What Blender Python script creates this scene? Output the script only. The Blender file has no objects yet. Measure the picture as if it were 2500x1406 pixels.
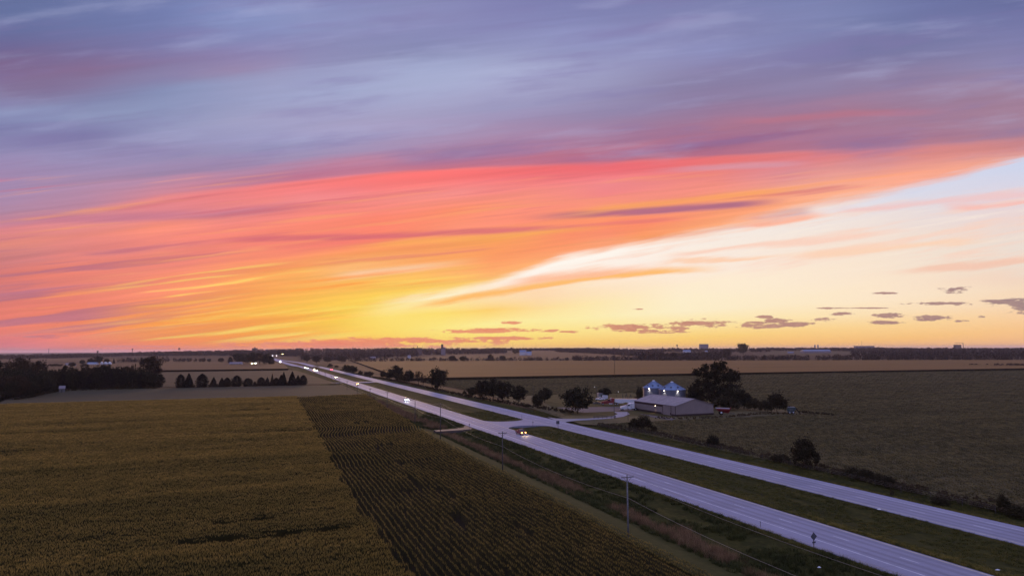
import bpy, math, random
import numpy as np
from mathutils import Vector, Matrix

SC = bpy.context.scene
COL = SC.collection
PI = math.pi
rng = random.Random(7)
nrng = np.random.default_rng(11)

# ------------------------------------------------------------------ camera geometry
F = 1667.0                     # focal length of a 24 mm drone lens in photo pixels
H = 30.5                       # height of the drone over the fields
PITCH = math.atan(150.5 / F)
ROLL = math.radians(0.275)
AZ = math.radians(-20.7)       # direction of the highway
D_ = (math.sin(AZ), math.cos(AZ))
N_ = (math.cos(AZ), -math.sin(AZ))


def ray(px, py):
    a = px - 1250.0
    b = 703.0 - py
    c, s = math.cos(ROLL), math.sin(ROLL)
    x = a * c + b * s
    y = -a * s + b * c
    return (x, F * math.cos(PITCH) - y * math.sin(PITCH), F * math.sin(PITCH) + y * math.cos(PITCH))


def sstep(a, b, x):
    t = min(1.0, max(0.0, (x - a) / (b - a)))
    return t * t * (3 - 2 * t)


def relief(x, y):
    """Gentle rise of the far country beyond two kilometres."""
    dist = math.hypot(x, y)
    if dist < 2150 or y < 0:
        return 0.0
    az = math.degrees(math.atan2(x, y))
    amp = np.interp(az, [-60, -38, -31, -25.6, -17, -8, 2, 12, 24, 34, 60], [0, 0, 3, 13, 26, 28, 27, 24, 19, 14, 10])
    rise = sstep(2200, 4600, dist)
    roll = 2.2 * math.sin(x * 0.0017 + 1.0) * math.sin(y * 0.0011 + .4) * sstep(2300, 3300, dist)
    return float(amp * rise + roll * min(1.0, amp / 6.0))


def row_profile(w):
    """Cross-section of the highway land: ditch, carriageway, median, carriageway, ditch."""
    return float(np.interp(w, [57, 63, 66.5, 70, 73, 80.6, 93.4, 97, 102, 107, 110.8, 122.4, 126, 129, 132.5, 134],
                           [0, 0, -.75, -1.05, -.8, .22, .22, -.25, -.6, -.25, .22, .22, -.5, -.55, -.1, 0]))


def P(s, w):
    return (s * D_[0] + w * N_[0], s * D_[1] + w * N_[1])


def SW(x, y):
    return (x * D_[0] + y * D_[1], x * N_[0] + y * N_[1])


def zg(x, y):
    s, w = SW(x, y)
    z = relief(x, y)
    if 57 < w < 134 and -3000 < s < 1500:
        z += row_profile(w)
    return z


def gp(px, py):
    """Ground point seen at a photo pixel (flat land, then the far rise)."""
    x, y, z = ray(px, py)
    if z >= -0.4:
        z = -0.4
    t = H / -z
    if math.hypot(x * t, y * t) < 2150:
        return (x * t, y * t)
    t0 = 2150 / math.hypot(x, y)
    k = t0
    while k < t0 * 14:
        if H + z * k <= relief(x * k, y * k):
            break
        k += t0 * .004
    return (x * k, y * k)


def gpz(px, py):
    x, y = gp(px, py)
    return (x, y, zg(x, y))


def far_at(px, dist):
    """Ground point in the direction of a photo column at a given distance ahead."""
    x, y, z = ray(px, 853)
    k = dist / y
    return (x * k, dist, relief(x * k, dist))


# ------------------------------------------------------------------ scene helpers
def srgb(r, g, b):
    f = lambda c: (c / 255 / 12.92) if c <= 10 else ((c / 255 + .055) / 1.055) ** 2.4
    return (f(r), f(g), f(b))


class MB:
    """Collects boxes, prisms and tubes; build() links them as one mesh object."""

    def __init__(self):
        self.v = []
        self.f = []

    def add(self, vs, fs):
        o = len(self.v)
        self.v += [tuple(p) for p in vs]
        self.f += [tuple(i + o for i in q) for q in fs]
        return self

    def box(self, c, s, rz=0.0, ry=0.0):
        hx, hy, hz = s[0] / 2, s[1] / 2, s[2] / 2
        m = Matrix.Rotation(rz, 3, 'Z') @ Matrix.Rotation(ry, 3, 'Y')
        vs = []
        for z in (-hz, hz):
            for x, y in ((-hx, -hy), (hx, -hy), (hx, hy), (-hx, hy)):
                p = m @ Vector((x, y, z))
                vs.append((p.x + c[0], p.y + c[1], p.z + c[2]))
        return self.add(vs, [(3, 2, 1, 0), (4, 5, 6, 7), (0, 1, 5, 4), (1, 2, 6, 5), (2, 3, 7, 6), (3, 0, 4, 7)])

    def prism(self, prof, y0, y1, shrink=None):
        """Side profile (x, z) extruded across y; shrink narrows points by z."""
        n = len(prof)
        k = shrink or (lambda z: 1.0)
        yc, hy = (y0 + y1) / 2, (y1 - y0) / 2
        vs = [(x, yc - hy * k(z), z) for x, z in prof] + [(x, yc + hy * k(z), z) for x, z in prof]
        fs = [tuple(range(n)), tuple(range(2 * n - 1, n - 1, -1))]
        fs += [(i, i + n, (i + 1) % n + n, (i + 1) % n) for i in range(n)]
        return self.add(vs, fs)

    def tube(self, p0, p1, r0, r1=None, n=8, cap=True):
        r1 = r0 if r1 is None else r1
        p0, p1 = Vector(p0), Vector(p1)
        d = (p1 - p0).normalized()
        a = d.orthogonal().normalized()
        b = d.cross(a)
        vs = []
        for p, r in ((p0, r0), (p1, r1)):
            for i in range(n):
                t = 2 * PI * i / n
                vs.append(p + (a * math.cos(t) + b * math.sin(t)) * r)
        fs = [(i, (i + 1) % n, (i + 1) % n + n, i + n) for i in range(n)]
        if cap:
            fs += [tuple(range(n - 1, -1, -1)), tuple(range(n, 2 * n))]
        return self.add(vs, fs)

    def lathe(self, prof, n=32, c=(0, 0, 0)):
        m = len(prof)
        vs = []
        for i in range(n):
            t = 2 * PI * i / n
            for r, z in prof:
                vs.append((c[0] + r * math.cos(t), c[1] + r * math.sin(t), c[2] + z))
        fs = []
        for i in range(n):
            j = (i + 1) % n
            for k in range(m - 1):
                fs.append((i * m + k, j * m + k, j * m + k + 1, i * m + k + 1))
        return self.add(vs, fs)

    def build(self, name, mat, parent=None, smooth=False):
        return mesh_obj(name, self.v, self.f, mat, parent, smooth)


def mesh_data(name, v, f, mat, smooth=False):
    me = bpy.data.meshes.new(name)
    me.from_pydata([tuple(map(float, p)) for p in v], [], f)
    if mat is not None:
        me.materials.append(mat)
    if smooth:
        me.polygons.foreach_set('use_smooth', [True] * len(me.polygons))
    me.update()
    return me


def mesh_obj(name, v, f, mat, parent=None, smooth=False):
    return link(name, mesh_data(name, v, f, mat, smooth), parent)


def link(name, data, parent=None, loc=None, scale=None, rz=0.0):
    o = bpy.data.objects.new(name, data)
    COL.objects.link(o)
    if parent is not None:
        o.parent = parent
    if loc is not None:
        o.location = loc
    if scale is not None:
        o.scale = scale
    o.rotation_euler.z = rz
    return o


def tag(o, label=None, cat=None, group=None, kind=None):
    if label:
        o['label'] = label
    if cat:
        o['category'] = cat
    if group:
        o['group'] = group
    if kind:
        o['kind'] = kind
    return o


def thing(name, label, cat, loc=(0, 0, 0), rz=0.0, group=None):
    o = bpy.data.objects.new(name, None)
    o.empty_display_size = .5
    COL.objects.link(o)
    o.location = loc
    o.rotation_euler.z = rz
    return tag(o, label, cat, group)


# ------------------------------------------------------------------ node helpers
class G:
    """Small expression builder over a shader node tree."""

    def __init__(self, nt):
        self.nt = nt
        self.n = nt.nodes
        self.l = nt.links

    def put(self, sock, val):
        if isinstance(val, bpy.types.NodeSocket):
            self.l.new(val, sock)
        elif val is not None:
            if sock.type == 'RGBA' and hasattr(val, '__len__') and len(val) == 3:
                val = (*val, 1.0)
            sock.default_value = val

    def m(self, op, a, b=None, c=None, clamp=False):
        nd = self.n.new('ShaderNodeMath')
        nd.operation = op
        nd.use_clamp = clamp
        for i, v in enumerate((a, b, c)):
            if v is not None:
                self.put(nd.inputs[i], v)
        return nd.outputs[0]

    def add(self, a, b): return self.m('ADD', a, b)
    def sub(self, a, b): return self.m('SUBTRACT', a, b)
    def mul(self, a, b): return self.m('MULTIPLY', a, b)
    def div(self, a, b): return self.m('DIVIDE', a, b)
    def mad(self, a, b, c): return self.m('MULTIPLY_ADD', a, b, c)
    def mx(self, a, b): return self.m('MAXIMUM', a, b)
    def mn(self, a, b): return self.m('MINIMUM', a, b)

    def rng(self, v, a, b, c=0.0, d=1.0, smooth=True):
        nd = self.n.new('ShaderNodeMapRange')
        nd.interpolation_type = 'SMOOTHSTEP' if smooth else 'LINEAR'
        nd.clamp = True
        for i, x in enumerate((v, a, b, c, d)):
            self.put(nd.inputs[i], x)
        return nd.outputs[0]

    def vec(self, x, y, z=0.0):
        nd = self.n.new('ShaderNodeCombineXYZ')
        for i, v in enumerate((x, y, z)):
            self.put(nd.inputs[i], v)
        return nd.outputs[0]

    def sep(self, v):
        nd = self.n.new('ShaderNodeSeparateXYZ')
        self.put(nd.inputs[0], v)
        return nd.outputs

    def noise(self, vec, scale=1.0, detail=3.0, rough=.5, color=False):
        nd = self.n.new('ShaderNodeTexNoise')
        self.put(nd.inputs['Vector'], vec)
        nd.inputs['Scale'].default_value = scale
        nd.inputs['Detail'].default_value = detail
        nd.inputs['Roughness'].default_value = rough
        return nd.outputs['Color' if color else 'Fac']

    def mix(self, f, a, b, mode='MIX'):
        nd = self.n.new('ShaderNodeMix')
        nd.data_type = 'RGBA'
        nd.blend_type = mode
        nd.clamp_factor = True
        self.put(nd.inputs[0], f)
        self.put(nd.inputs[6], a)
        self.put(nd.inputs[7], b)
        return nd.outputs[2]

    def ramp(self, f, stops, interp='LINEAR'):
        nt = bpy.data.node_groups.new('colour ramp', 'ShaderNodeTree')   # a small tree of its own: quick to fill
        nt.interface.new_socket('Fac', in_out='INPUT', socket_type='NodeSocketFloat')
        nt.interface.new_socket('Color', in_out='OUTPUT', socket_type='NodeSocketColor')
        gi = nt.nodes.new('NodeGroupInput')
        go = nt.nodes.new('NodeGroupOutput')
        nd = nt.nodes.new('ShaderNodeValToRGB')
        cr = nd.color_ramp
        cr.interpolation = interp
        while len(cr.elements) < len(stops):
            cr.elements.new(0.5)
        for e, (p, c) in zip(cr.elements, stops):
            e.position = p
        for e, (p, c) in zip(cr.elements, stops):
            e.color = (*c, 1.0)
        nt.links.new(gi.outputs[0], nd.inputs[0])
        nt.links.new(nd.outputs[0], go.inputs[0])
        gn = self.n.new('ShaderNodeGroup')
        gn.node_tree = nt
        self.put(gn.inputs[0], f)
        return gn.outputs[0]

    def curve(self, f, pts):
        """Piecewise-linear function of one socket (grey ramp), values kept in 0..1."""
        lo = min(p[0] for p in pts)
        hi = max(p[0] for p in pts)
        vl = min(p[1] for p in pts)
        vh = max(p[1] for p in pts)
        t = self.rng(f, lo, hi, 0, 1, smooth=False)
        st = [((x - lo) / (hi - lo), ((y - vl) / max(1e-6, vh - vl),) * 3) for x, y in pts]
        r = self.ramp(t, st)
        return self.mad(r, vh - vl, vl)


def new_mat(name):
    m = bpy.data.materials.new(name)
    m.use_nodes = True
    nt = m.node_tree
    nt.nodes.clear()
    return m, G(nt)


def finish(m, g, color, rough=.85, spec=.25, metal=0.0, bump=None, emis=None, estr=0.0, transl=None, sheen=None):
    b = g.n.new('ShaderNodeBsdfPrincipled')
    g.put(b.inputs['Base Color'], color)
    g.put(b.inputs['Roughness'], rough)
    g.put(b.inputs['Specular IOR Level'], spec)
    g.put(b.inputs['Metallic'], metal)
    if bump is not None:
        hgt, strength, dist = bump
        bn = g.n.new('ShaderNodeBump')
        bn.inputs['Strength'].default_value = strength
        bn.inputs['Distance'].default_value = dist
        g.put(bn.inputs['Height'], hgt)
        g.l.new(bn.outputs[0], b.inputs['Normal'])
    if emis is not None:
        g.put(b.inputs['Emission Color'], emis)
        b.inputs['Emission Strength'].default_value = estr
    if sheen is not None:
        b.inputs['Sheen Weight'].default_value = sheen[0]
        b.inputs['Sheen Tint'].default_value = (*sheen[1], 1)
        b.inputs['Sheen Roughness'].default_value = sheen[2]
    out = g.n.new('ShaderNodeOutputMaterial')
    sh = b.outputs[0]
    if transl is not None:
        t = g.n.new('ShaderNodeBsdfTranslucent')
        g.put(t.inputs[0], color)
        mx = g.n.new('ShaderNodeMixShader')
        mx.inputs[0].default_value = transl
        g.l.new(sh, mx.inputs[1])
        g.l.new(t.outputs[0], mx.inputs[2])
        sh = mx.outputs[0]
    g.l.new(sh, out.inputs[0])
    return m


def pos(g):
    return g.n.new('ShaderNodeNewGeometry').outputs['Position']


def objpos(g):
    return g.n.new('ShaderNodeTexCoord').outputs['Object']


def rnd(g):
    return g.n.new('ShaderNodeObjectInfo').outputs['Random']


def paint(name, c, rough=.5, spec=.4, metal=0.0, var=.12, scale=1.5):
    """Painted or metal surface with slight mottling and dirt."""
    m, g = new_mat(name)
    n = g.noise(objpos(g), scale, 4, .6)
    dark = tuple(x * (1 - var * 2) for x in c)
    lite = tuple(min(1, x * (1 + var)) for x in c)
    colr = g.ramp(n, [(.3, dark), (.65, lite)])
    return finish(m, g, colr, g.rng(n, .3, .7, rough + .1, rough - .08), spec, metal)


def lamp_mat(name, c, strength):
    m, g = new_mat(name)
    return finish(m, g, (.8, .8, .8), .4, .3, emis=c, estr=strength)


def along(g, ang, sx, sy):
    """World position rotated by ang and stretched: returns a vector for a noise."""
    p = g.sep(pos(g))
    c, s = math.cos(ang), math.sin(ang)
    u = g.add(g.mul(p[0], c * sx), g.mul(p[1], s * sx))
    v = g.add(g.mul(p[0], -s * sy), g.mul(p[1], c * sy))
    return g.vec(u, v, 0)
HAZE = 2.9e-5
# ------------------------------------------------------------------ the dusk sky (world)
# Colours of the high cloud deck by bearing and elevation, sRGB, in photo-sized units.
DECK = {
    -160: [(0, (95, 108, 160)), (1250, (125, 130, 185)), (2500, (95, 103, 158))],
    0: [(0, (103, 117, 168)), (350, (115, 127, 183)), (525, (135, 150, 205)), (700, (143, 152, 203)), (1050, (143, 145, 195)), (1250, (133, 133, 188)), (1400, (130, 133, 187)), (1750, (131, 135, 187)), (2100, (126, 136, 187)), (2300, (112, 120, 174)), (2500, (106, 114, 167))],
    50: [(0, (104, 112, 165)), (350, (118, 126, 180)), (600, (135, 147, 200)), (800, (145, 150, 200)), (1050, (140, 142, 193)), (1250, (140, 143, 195)), (1400, (145, 150, 202)), (1750, (132, 132, 182)), (2000, (132, 137, 188)), (2250, (112, 120, 170)), (2500, (122, 125, 178))],
    100: [(0, (116, 104, 155)), (200, (125, 115, 165)), (350, (128, 120, 172)), (600, (145, 134, 185)), (900, (136, 137, 183)), (1050, (137, 142, 188)), (1250, (152, 155, 200)), (1500, (148, 152, 202)), (1750, (145, 148, 200)), (2000, (130, 133, 183)), (2150, (118, 122, 170)), (2500, (133, 130, 178))],
    145: [(0, (135, 104, 145)), (180, (138, 108, 150)), (350, (142, 120, 163)), (600, (158, 140, 182)), (750, (150, 150, 196)), (1050, (172, 182, 222)), (1250, (176, 182, 222)), (1500, (160, 162, 206)), (1750, (142, 132, 178)), (2000, (132, 124, 170)), (2250, (132, 124, 170)), (2500, (147, 140, 184))],
    200: [(0, (132, 112, 155)), (200, (135, 128, 172)), (350, (135, 145, 190)), (700, (165, 174, 216)), (1050, (174, 180, 219)), (1250, (172, 173, 214)), (1450, (160, 158, 200)), (1700, (138, 126, 167)), (2000, (146, 136, 178)), (2300, (155, 132, 168)), (2500, (162, 135, 168))],
    245: [(0, (150, 158, 202)), (200, (132, 142, 188)), (350, (136, 148, 192)), (700, (166, 166, 208)), (1050, (168, 166, 207)), (1250, (160, 156, 199)), (1500, (150, 140, 183)), (1750, (150, 128, 170)), (2100, (156, 128, 165)), (2500, (168, 128, 158))],
    275: [(0, (135, 145, 192)), (200, (148, 160, 200)), (350, (152, 160, 200)), (700, (172, 166, 206)), (1050, (170, 162, 202)), (1250, (165, 148, 190)), (1500, (155, 135, 175)), (1750, (162, 122, 158)), (2050, (178, 120, 145)), (2300, (172, 125, 152)), (2500, (170, 128, 155))],
    310: [(0, (120, 115, 166)), (200, (124, 122, 172)), (350, (150, 150, 195)), (700, (168, 166, 208)), (1050, (172, 155, 195)), (1400, (170, 135, 172)), (1650, (170, 118, 150)), (1800, (180, 118, 145)), (2000, (172, 120, 150)), (2500, (165, 130, 160))],
    350: [(0, (150, 148, 190)), (200, (145, 138, 182)), (350, (150, 140, 180)), (700, (158, 156, 196)), (1050, (172, 145, 182)), (1250, (180, 133, 166)), (1500, (174, 116, 148)), (1750, (160, 106, 145)), (2000, (166, 114, 150)), (2300, (175, 122, 148)), (2500, (205, 135, 140))],
    385: [(0, (155, 140, 182)), (350, (158, 145, 185)), (700, (160, 145, 182)), (900, (172, 138, 172)), (1050, (170, 118, 152)), (1250, (178, 108, 138)), (1400, (190, 110, 135)), (1600, (225, 118, 125)), (1750, (232, 130, 130)), (1900, (215, 140, 150)), (2150, (200, 140, 155)), (2350, (238, 155, 140)), (2500, (255, 175, 150))],
    425: [(0, (165, 140, 178)), (350, (165, 138, 172)), (550, (172, 128, 160)), (750, (215, 115, 130)), (950, (250, 125, 122)), (1250, (255, 140, 135)), (1500, (248, 145, 150)), (1750, (245, 140, 135)), (1950, (228, 150, 155)), (2150, (255, 165, 140)), (2500, (255, 180, 150))],
    465: [(0, (170, 140, 175)), (200, (185, 142, 168)), (420, (240, 145, 145)), (600, (252, 145, 138)), (800, (240, 150, 160)), (1050, (252, 150, 145)), (1300, (248, 140, 138)), (1500, (245, 135, 138)), (1700, (250, 150, 125)), (1900, (255, 170, 130)), (2050, (255, 180, 150)), (2500, (255, 185, 155))],
    505: [(0, (180, 138, 165)), (200, (200, 135, 155)), (400, (225, 135, 145)), (550, (215, 128, 142)), (720, (245, 138, 130)), (900, (255, 135, 115)), (1100, (255, 145, 110)), (1300, (255, 155, 118)), (1500, (255, 165, 105)), (1650, (250, 150, 120)), (1850, (255, 160, 120)), (2000, (255, 180, 140)), (2500, (255, 190, 160))],
    545: [(0, (215, 130, 140)), (150, (240, 145, 130)), (400, (255, 148, 122)), (700, (255, 142, 118)), (950, (255, 138, 110)), (1150, (255, 150, 125)), (1400, (255, 130, 112)), (1600, (255, 140, 105)), (1750, (255, 165, 110)), (1900, (255, 185, 140)), (2500, (255, 195, 165))],
    580: [(0, (235, 145, 125)), (200, (230, 135, 130)), (400, (250, 142, 125)), (700, (240, 125, 118)), (950, (250, 130, 110)), (1150, (255, 165, 95)), (1300, (255, 170, 95)), (1450, (255, 140, 112)), (1600, (255, 160, 100)), (1750, (255, 180, 130)), (2500, (255, 200, 170))],
    620: [(0, (200, 128, 132)), (200, (225, 132, 128)), (400, (232, 130, 125)), (700, (255, 142, 112)), (900, (255, 168, 92)), (1100, (255, 172, 95)), (1250, (255, 148, 105)), (1400, (255, 152, 108)), (1520, (255, 185, 135)), (2500, (255, 205, 170))],
    660: [(0, (225, 125, 115)), (200, (248, 138, 115)), (450, (255, 150, 115)), (700, (255, 170, 90)), (850, (255, 190, 125)), (1000, (255, 178, 110)), (1150, (255, 160, 110)), (1250, (255, 165, 100)), (1350, (255, 200, 130)), (2500, (255, 215, 180))],
    700: [(0, (215, 125, 125)), (200, (225, 128, 120)), (400, (255, 148, 115)), (600, (255, 165, 95)), (800, (255, 185, 95)), (950, (255, 200, 92)), (1080, (255, 205, 95)), (1180, (255, 205, 120)), (2500, (255, 220, 180))],
    735: [(0, (225, 125, 115)), (200, (240, 132, 110)), (400, (252, 145, 105)), (600, (255, 170, 88)), (800, (255, 190, 85)), (950, (255, 210, 92)), (1080, (255, 218, 100)), (2500, (255, 225, 170))],
    770: [(0, (235, 128, 110)), (200, (240, 132, 105)), (380, (255, 165, 80)), (600, (255, 180, 80)), (800, (255, 195, 80)), (950, (255, 218, 95)), (1100, (255, 232, 135)), (2500, (255, 228, 160))],
    805: [(0, (240, 130, 115)), (200, (255, 145, 95)), (380, (255, 162, 75)), (600, (255, 172, 72)), (800, (255, 192, 78)), (950, (255, 208, 85)), (1100, (255, 218, 105)), (2500, (255, 215, 130))],
    835: [(0, (225, 125, 130)), (150, (232, 128, 125)), (350, (255, 140, 95)), (600, (255, 150, 78)), (800, (250, 160, 85)), (1100, (255, 180, 90)), (2500, (255, 190, 110))],
    870: [(0, (195, 112, 135)), (250, (220, 120, 125)), (500, (248, 132, 95)), (800, (250, 140, 90)), (1100, (255, 165, 90)), (2500, (250, 180, 110))],
}
CLEAR = {
    -160: [(0, (200, 205, 235)), (2500, (195, 208, 238))],
    380: [(0, (255, 245, 235)), (1500, (240, 235, 240)), (2100, (218, 220, 236)), (2500, (206, 213, 236))],
    450: [(0, (255, 245, 235)), (1500, (248, 240, 236)), (2000, (230, 228, 236)), (2250, (216, 218, 234)), (2500, (222, 214, 226))],
    510: [(0, (255, 248, 240)), (1700, (248, 238, 230)), (2000, (240, 230, 226)), (2250, (236, 221, 217)), (2500, (238, 214, 209))],
    570: [(0, (255, 250, 242)), (1500, (255, 245, 234)), (1750, (248, 236, 225)), (2100, (248, 227, 210)), (2500, (236, 221, 210))],
    620: [(0, (255, 250, 235)), (1400, (255, 246, 236)), (1700, (252, 234, 222)), (2100, (250, 230, 208)), (2500, (236, 224, 212))],
    660: [(0, (255, 245, 210)), (1250, (255, 242, 230)), (1500, (255, 230, 210)), (1800, (255, 238, 212)), (2200, (252, 230, 205)), (2500, (243, 212, 190))],
    700: [(0, (255, 235, 170)), (1100, (255, 238, 190)), (1300, (255, 212, 165)), (1450, (255, 225, 165)), (1650, (255, 240, 205)), (2100, (255, 234, 205)), (2500, (248, 222, 192))],
    735: [(0, (255, 215, 110)), (950, (255, 225, 120)), (1100, (255, 222, 105)), (1220, (255, 205, 100)), (1380, (255, 238, 170)), (1600, (255, 242, 205)), (2000, (255, 234, 195)), (2500, (250, 214, 175))],
    765: [(0, (255, 200, 85)), (850, (255, 212, 90)), (1000, (255, 232, 120)), (1250, (255, 242, 165)), (1500, (255, 238, 170)), (2000, (255, 224, 160)), (2500, (252, 205, 150))],
    800: [(0, (255, 190, 80)), (900, (255, 212, 85)), (1100, (255, 225, 110)), (1300, (255, 222, 110)), (1550, (255, 216, 112)), (2000, (255, 202, 115)), (2500, (252, 196, 130))],
    830: [(0, (255, 160, 80)), (1000, (255, 190, 85)), (1300, (255, 195, 90)), (1600, (255, 190, 95)), (2000, (254, 188, 102)), (2500, (250, 186, 125))],
    870: [(0, (245, 140, 100)), (1000, (255, 160, 92)), (1400, (255, 170, 100)), (2000, (250, 170, 105)), (2500, (245, 172, 130))],
}


def sampler(tab):
    ys = sorted(tab)
    xs = np.linspace(-300, 2800, 63)
    arr = []
    for y in ys:
        px = [p[0] for p in tab[y]]
        lin = [srgb(*p[1]) for p in tab[y]]
        arr.append([[np.interp(x, px, [c[k] for c in lin]) for k in range(3)] for x in xs])
    arr = np.array(arr)

    def f(x, y):
        return tuple(np.interp(y, ys, [np.interp(x, xs, arr[i, :, k]) for i in range(len(ys))]) for k in range(3))
    return f


def build_world():
    w = bpy.data.worlds.new('World')
    w.use_nodes = True
    nt = w.node_tree
    nt.nodes.clear()
    g = G(nt)
    d = g.sep(g.n.new('ShaderNodeTexCoord').outputs['Generated'])
    yc = g.mx(d[1], .12)
    X = g.mad(g.div(d[0], yc), F, 1250.0)
    Y = g.mad(g.div(d[2], yc), -F, 855.0)
    X = g.mn(g.mx(X, -500.0), 3000.0)
    Y = g.mn(g.mx(Y, -600.0), 872.0)

    # streak noises: long along the wind, thin across it
    q0 = g.mad(g.sub(X, 1250.0), .11, Y)
    n_big = g.noise(g.vec(g.mul(X, 1 / 620), g.mul(q0, 1 / 150), 3.1), 1, 2, .5)
    n_mid = g.noise(g.vec(g.mul(X, 1 / 420), g.mul(q0, 1 / 34), 7.7), 1, 4, .55)
    n_fin = g.noise(g.vec(g.mul(X, 1 / 230), g.mul(q0, 1 / 9), 1.7), 1, 3, .6)
    # lower left has finer, stronger streaks
    fine = g.mul(g.rng(Y, 470, 660), g.rng(X, 1700, 700))
    wob = g.add(g.mul(g.sub(n_big, .5), 46.0), g.mul(g.sub(n_mid, .5), g.mad(fine, 20.0, 40.0)))
    wob = g.add(wob, g.mul(g.sub(n_fin, .5), g.mad(fine, 14.0, 6.0)))
    # calm the warp near the ground so the horizon glow stays put
    wob = g.mul(wob, g.rng(Y, 850, 720, .25, 1.0))
    q = g.add(q0, wob)

    deck_raw = sampler(DECK)

    def deck_c(x, y):
        c = deck_raw(x, y)
        k = min(1.0, max(0.0, (420 - y) / 150)) * .10
        m = (c[0] + c[1] + c[2]) / 3
        return tuple((v * (1 - k) + m * k) * (1 - .5 * k) for v in c)
    rows = list(range(-180, 1000, 42))
    tx = g.rng(X, -100, 2600, 0, 1, smooth=False)

    def stack(cf, rows, qs, shear, nst):
        colr = None
        for i, r in enumerate(rows):
            st = []
            for k in range(nst):
                x = -100 + 2700 * k / (nst - 1)
                st.append((k / (nst - 1), cf(x, r - shear * (x - 1250))))
            rp = g.ramp(tx if colr is None else g.mad(colr, 1e-7, tx), st)
            if colr is None:
                colr = rp
            else:
                colr = g.mix(g.rng(qs, rows[i - 1], r, 0, 1, smooth=False), colr, rp)
        return colr

    deck = stack(deck_c, rows, q, .11, 30)

    # bright salmon rim where the deck catches the last light
    rim = g.curve(X, [(-500, 640), (0, 556), (250, 492), (400, 468), (700, 436), (1000, 413), (1250, 403), (1500, 392), (1750, 378), (2000, 366), (2250, 356), (2500, 340), (3000, 300)])
    dr = g.add(g.sub(Y, rim), g.mul(g.sub(n_mid, .5), 14.0))
    band = g.mul(g.rng(dr, -9, 8), g.rng(dr, 60, 12))
    bstr = g.curve(X, [(-500, 0), (250, .25), (500, .6), (800, .95), (1700, .9), (2100, .5), (2500, .2), (3000, 0)])
    rimc = g.ramp(tx, [(.1, srgb(250, 145, 140)), (.42, srgb(255, 120, 118)), (.6, srgb(240, 108, 115)), (.85, srgb(235, 130, 120))])
    deck = g.mix(g.mul(band, bstr), deck, rimc)
    dusk = g.mul(g.rng(dr, -42, -14), g.rng(dr, 2, -8))
    deck = g.mix(g.mul(g.mul(dusk, bstr), .55), deck, g.ramp(tx, [(.1, srgb(165, 135, 175)), (.45, srgb(172, 108, 140)), (.75, srgb(155, 100, 135))]))

    # dark and light streaks lying in the deck: (centre line, half widths, colour, strength)
    def streak(base, pts, up, dn, c, stren, x0, x1, nz=20.0):
        ln = g.curve(X, pts)
        dd = g.add(g.sub(Y, ln), g.mul(g.sub(n_mid, .5), nz))
        a = g.mul(g.rng(dd, -up, -up * .15), g.rng(dd, dn, dn * .15))
        a = g.mul(a, g.mul(g.rng(X, x0[0], x0[1]), g.rng(X, x1[1], x1[0])))
        return g.mix(g.mul(a, stren), base, c)

    deck = streak(deck, [(1200, 536), (1500, 519), (1750, 506), (2050, 482)], 15, 12, srgb(176, 110, 135), .95, (1240, 1480), (1800, 1960))
    deck = streak(deck, [(1300, 560), (1600, 538), (1900, 520)], 9, 9, srgb(225, 115, 122), .5, (1330, 1480), (1600, 1720))
    deck = streak(deck, [(450, 590), (700, 581), (1000, 573), (1300, 560), (1600, 545)], 13, 9, srgb(215, 108, 120), .75, (480, 640), (1300, 1500))
    deck = streak(deck, [(-100, 545), (100, 530), (350, 523), (520, 515), (760, 492)], 20, 18, srgb(196, 122, 145), .7, (-60, 150), (600, 780))
    deck = streak(deck, [(700, 690), (850, 672), (1000, 655), (1200, 632)], 14, 16, srgb(255, 205, 165), .8, (780, 880), (980, 1200))
    deck = streak(deck, [(600, 620), (1000, 590), (1400, 560), (1700, 535)], 10, 14, srgb(255, 178, 92), .6, (800, 1000), (1300, 1600))
    deck = streak(deck, [(1000, 500), (1300, 545), (1500, 505), (1700, 488), (1950, 462)], 14, 16, srgb(255, 168, 100), .75, (1330, 1550), (1850, 2000))
    deck = streak(deck, [(1500, 420), (1800, 405), (2000, 396)], 12, 12, srgb(212, 158, 175), .6, (1560, 1750), (1900, 2020))
    deck = streak(deck, [(1700, 290), (1900, 288), (2100, 268), (2400, 262)], 14, 12, srgb(192, 120, 140), .55, (1750, 1900), (2150, 2400))
    deck = streak(deck, [(1400, 375), (1700, 355), (1950, 318), (2200, 300)], 12, 14, srgb(152, 100, 138), .55, (1450, 1650), (1900, 2100))
    # irregular wind streaks: mauve low on the left, yellow and orange round the glow
    q1 = g.mad(wob, .3, q0)
    n_st = g.noise(g.vec(g.mul(X, 1 / 560), g.mul(q1, 1 / 22), 21.3), 1, 4, .5)
    n_s2 = g.noise(g.vec(g.mul(X, 1 / 470), g.mul(q1, 1 / 16), 33.9), 1, 3, .55)
    n_up = g.noise(g.vec(g.mul(X, 1 / 380), g.mul(q1, 1 / 56), 41.3), 1, 5, .56)
    n_u2 = g.noise(g.vec(g.mul(X, 1 / 340), g.mul(q1, 1 / 50), 53.3), 1, 5, .56)
    left = g.mul(g.rng(X, 780, 120), g.mul(g.rng(Y, 545, 610), g.rng(Y, 835, 790)))
    deck = g.mix(g.mul(g.mul(g.rng(n_st, .50, .64), left), .82), deck, srgb(186, 116, 134))
    deck = g.mix(g.mul(g.mul(g.rng(n_s2, .56, .72), left), .62), deck, srgb(255, 160, 100))
    glow = g.mul(g.mul(g.rng(X, 180, 460), g.rng(X, 1300, 900)), g.mul(g.rng(Y, 590, 690), g.rng(Y, 850, 815)))
    deck = g.mix(g.mul(g.mul(g.rng(n_s2, .5, .68), glow), .82), deck, srgb(255, 222, 112))
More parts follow.
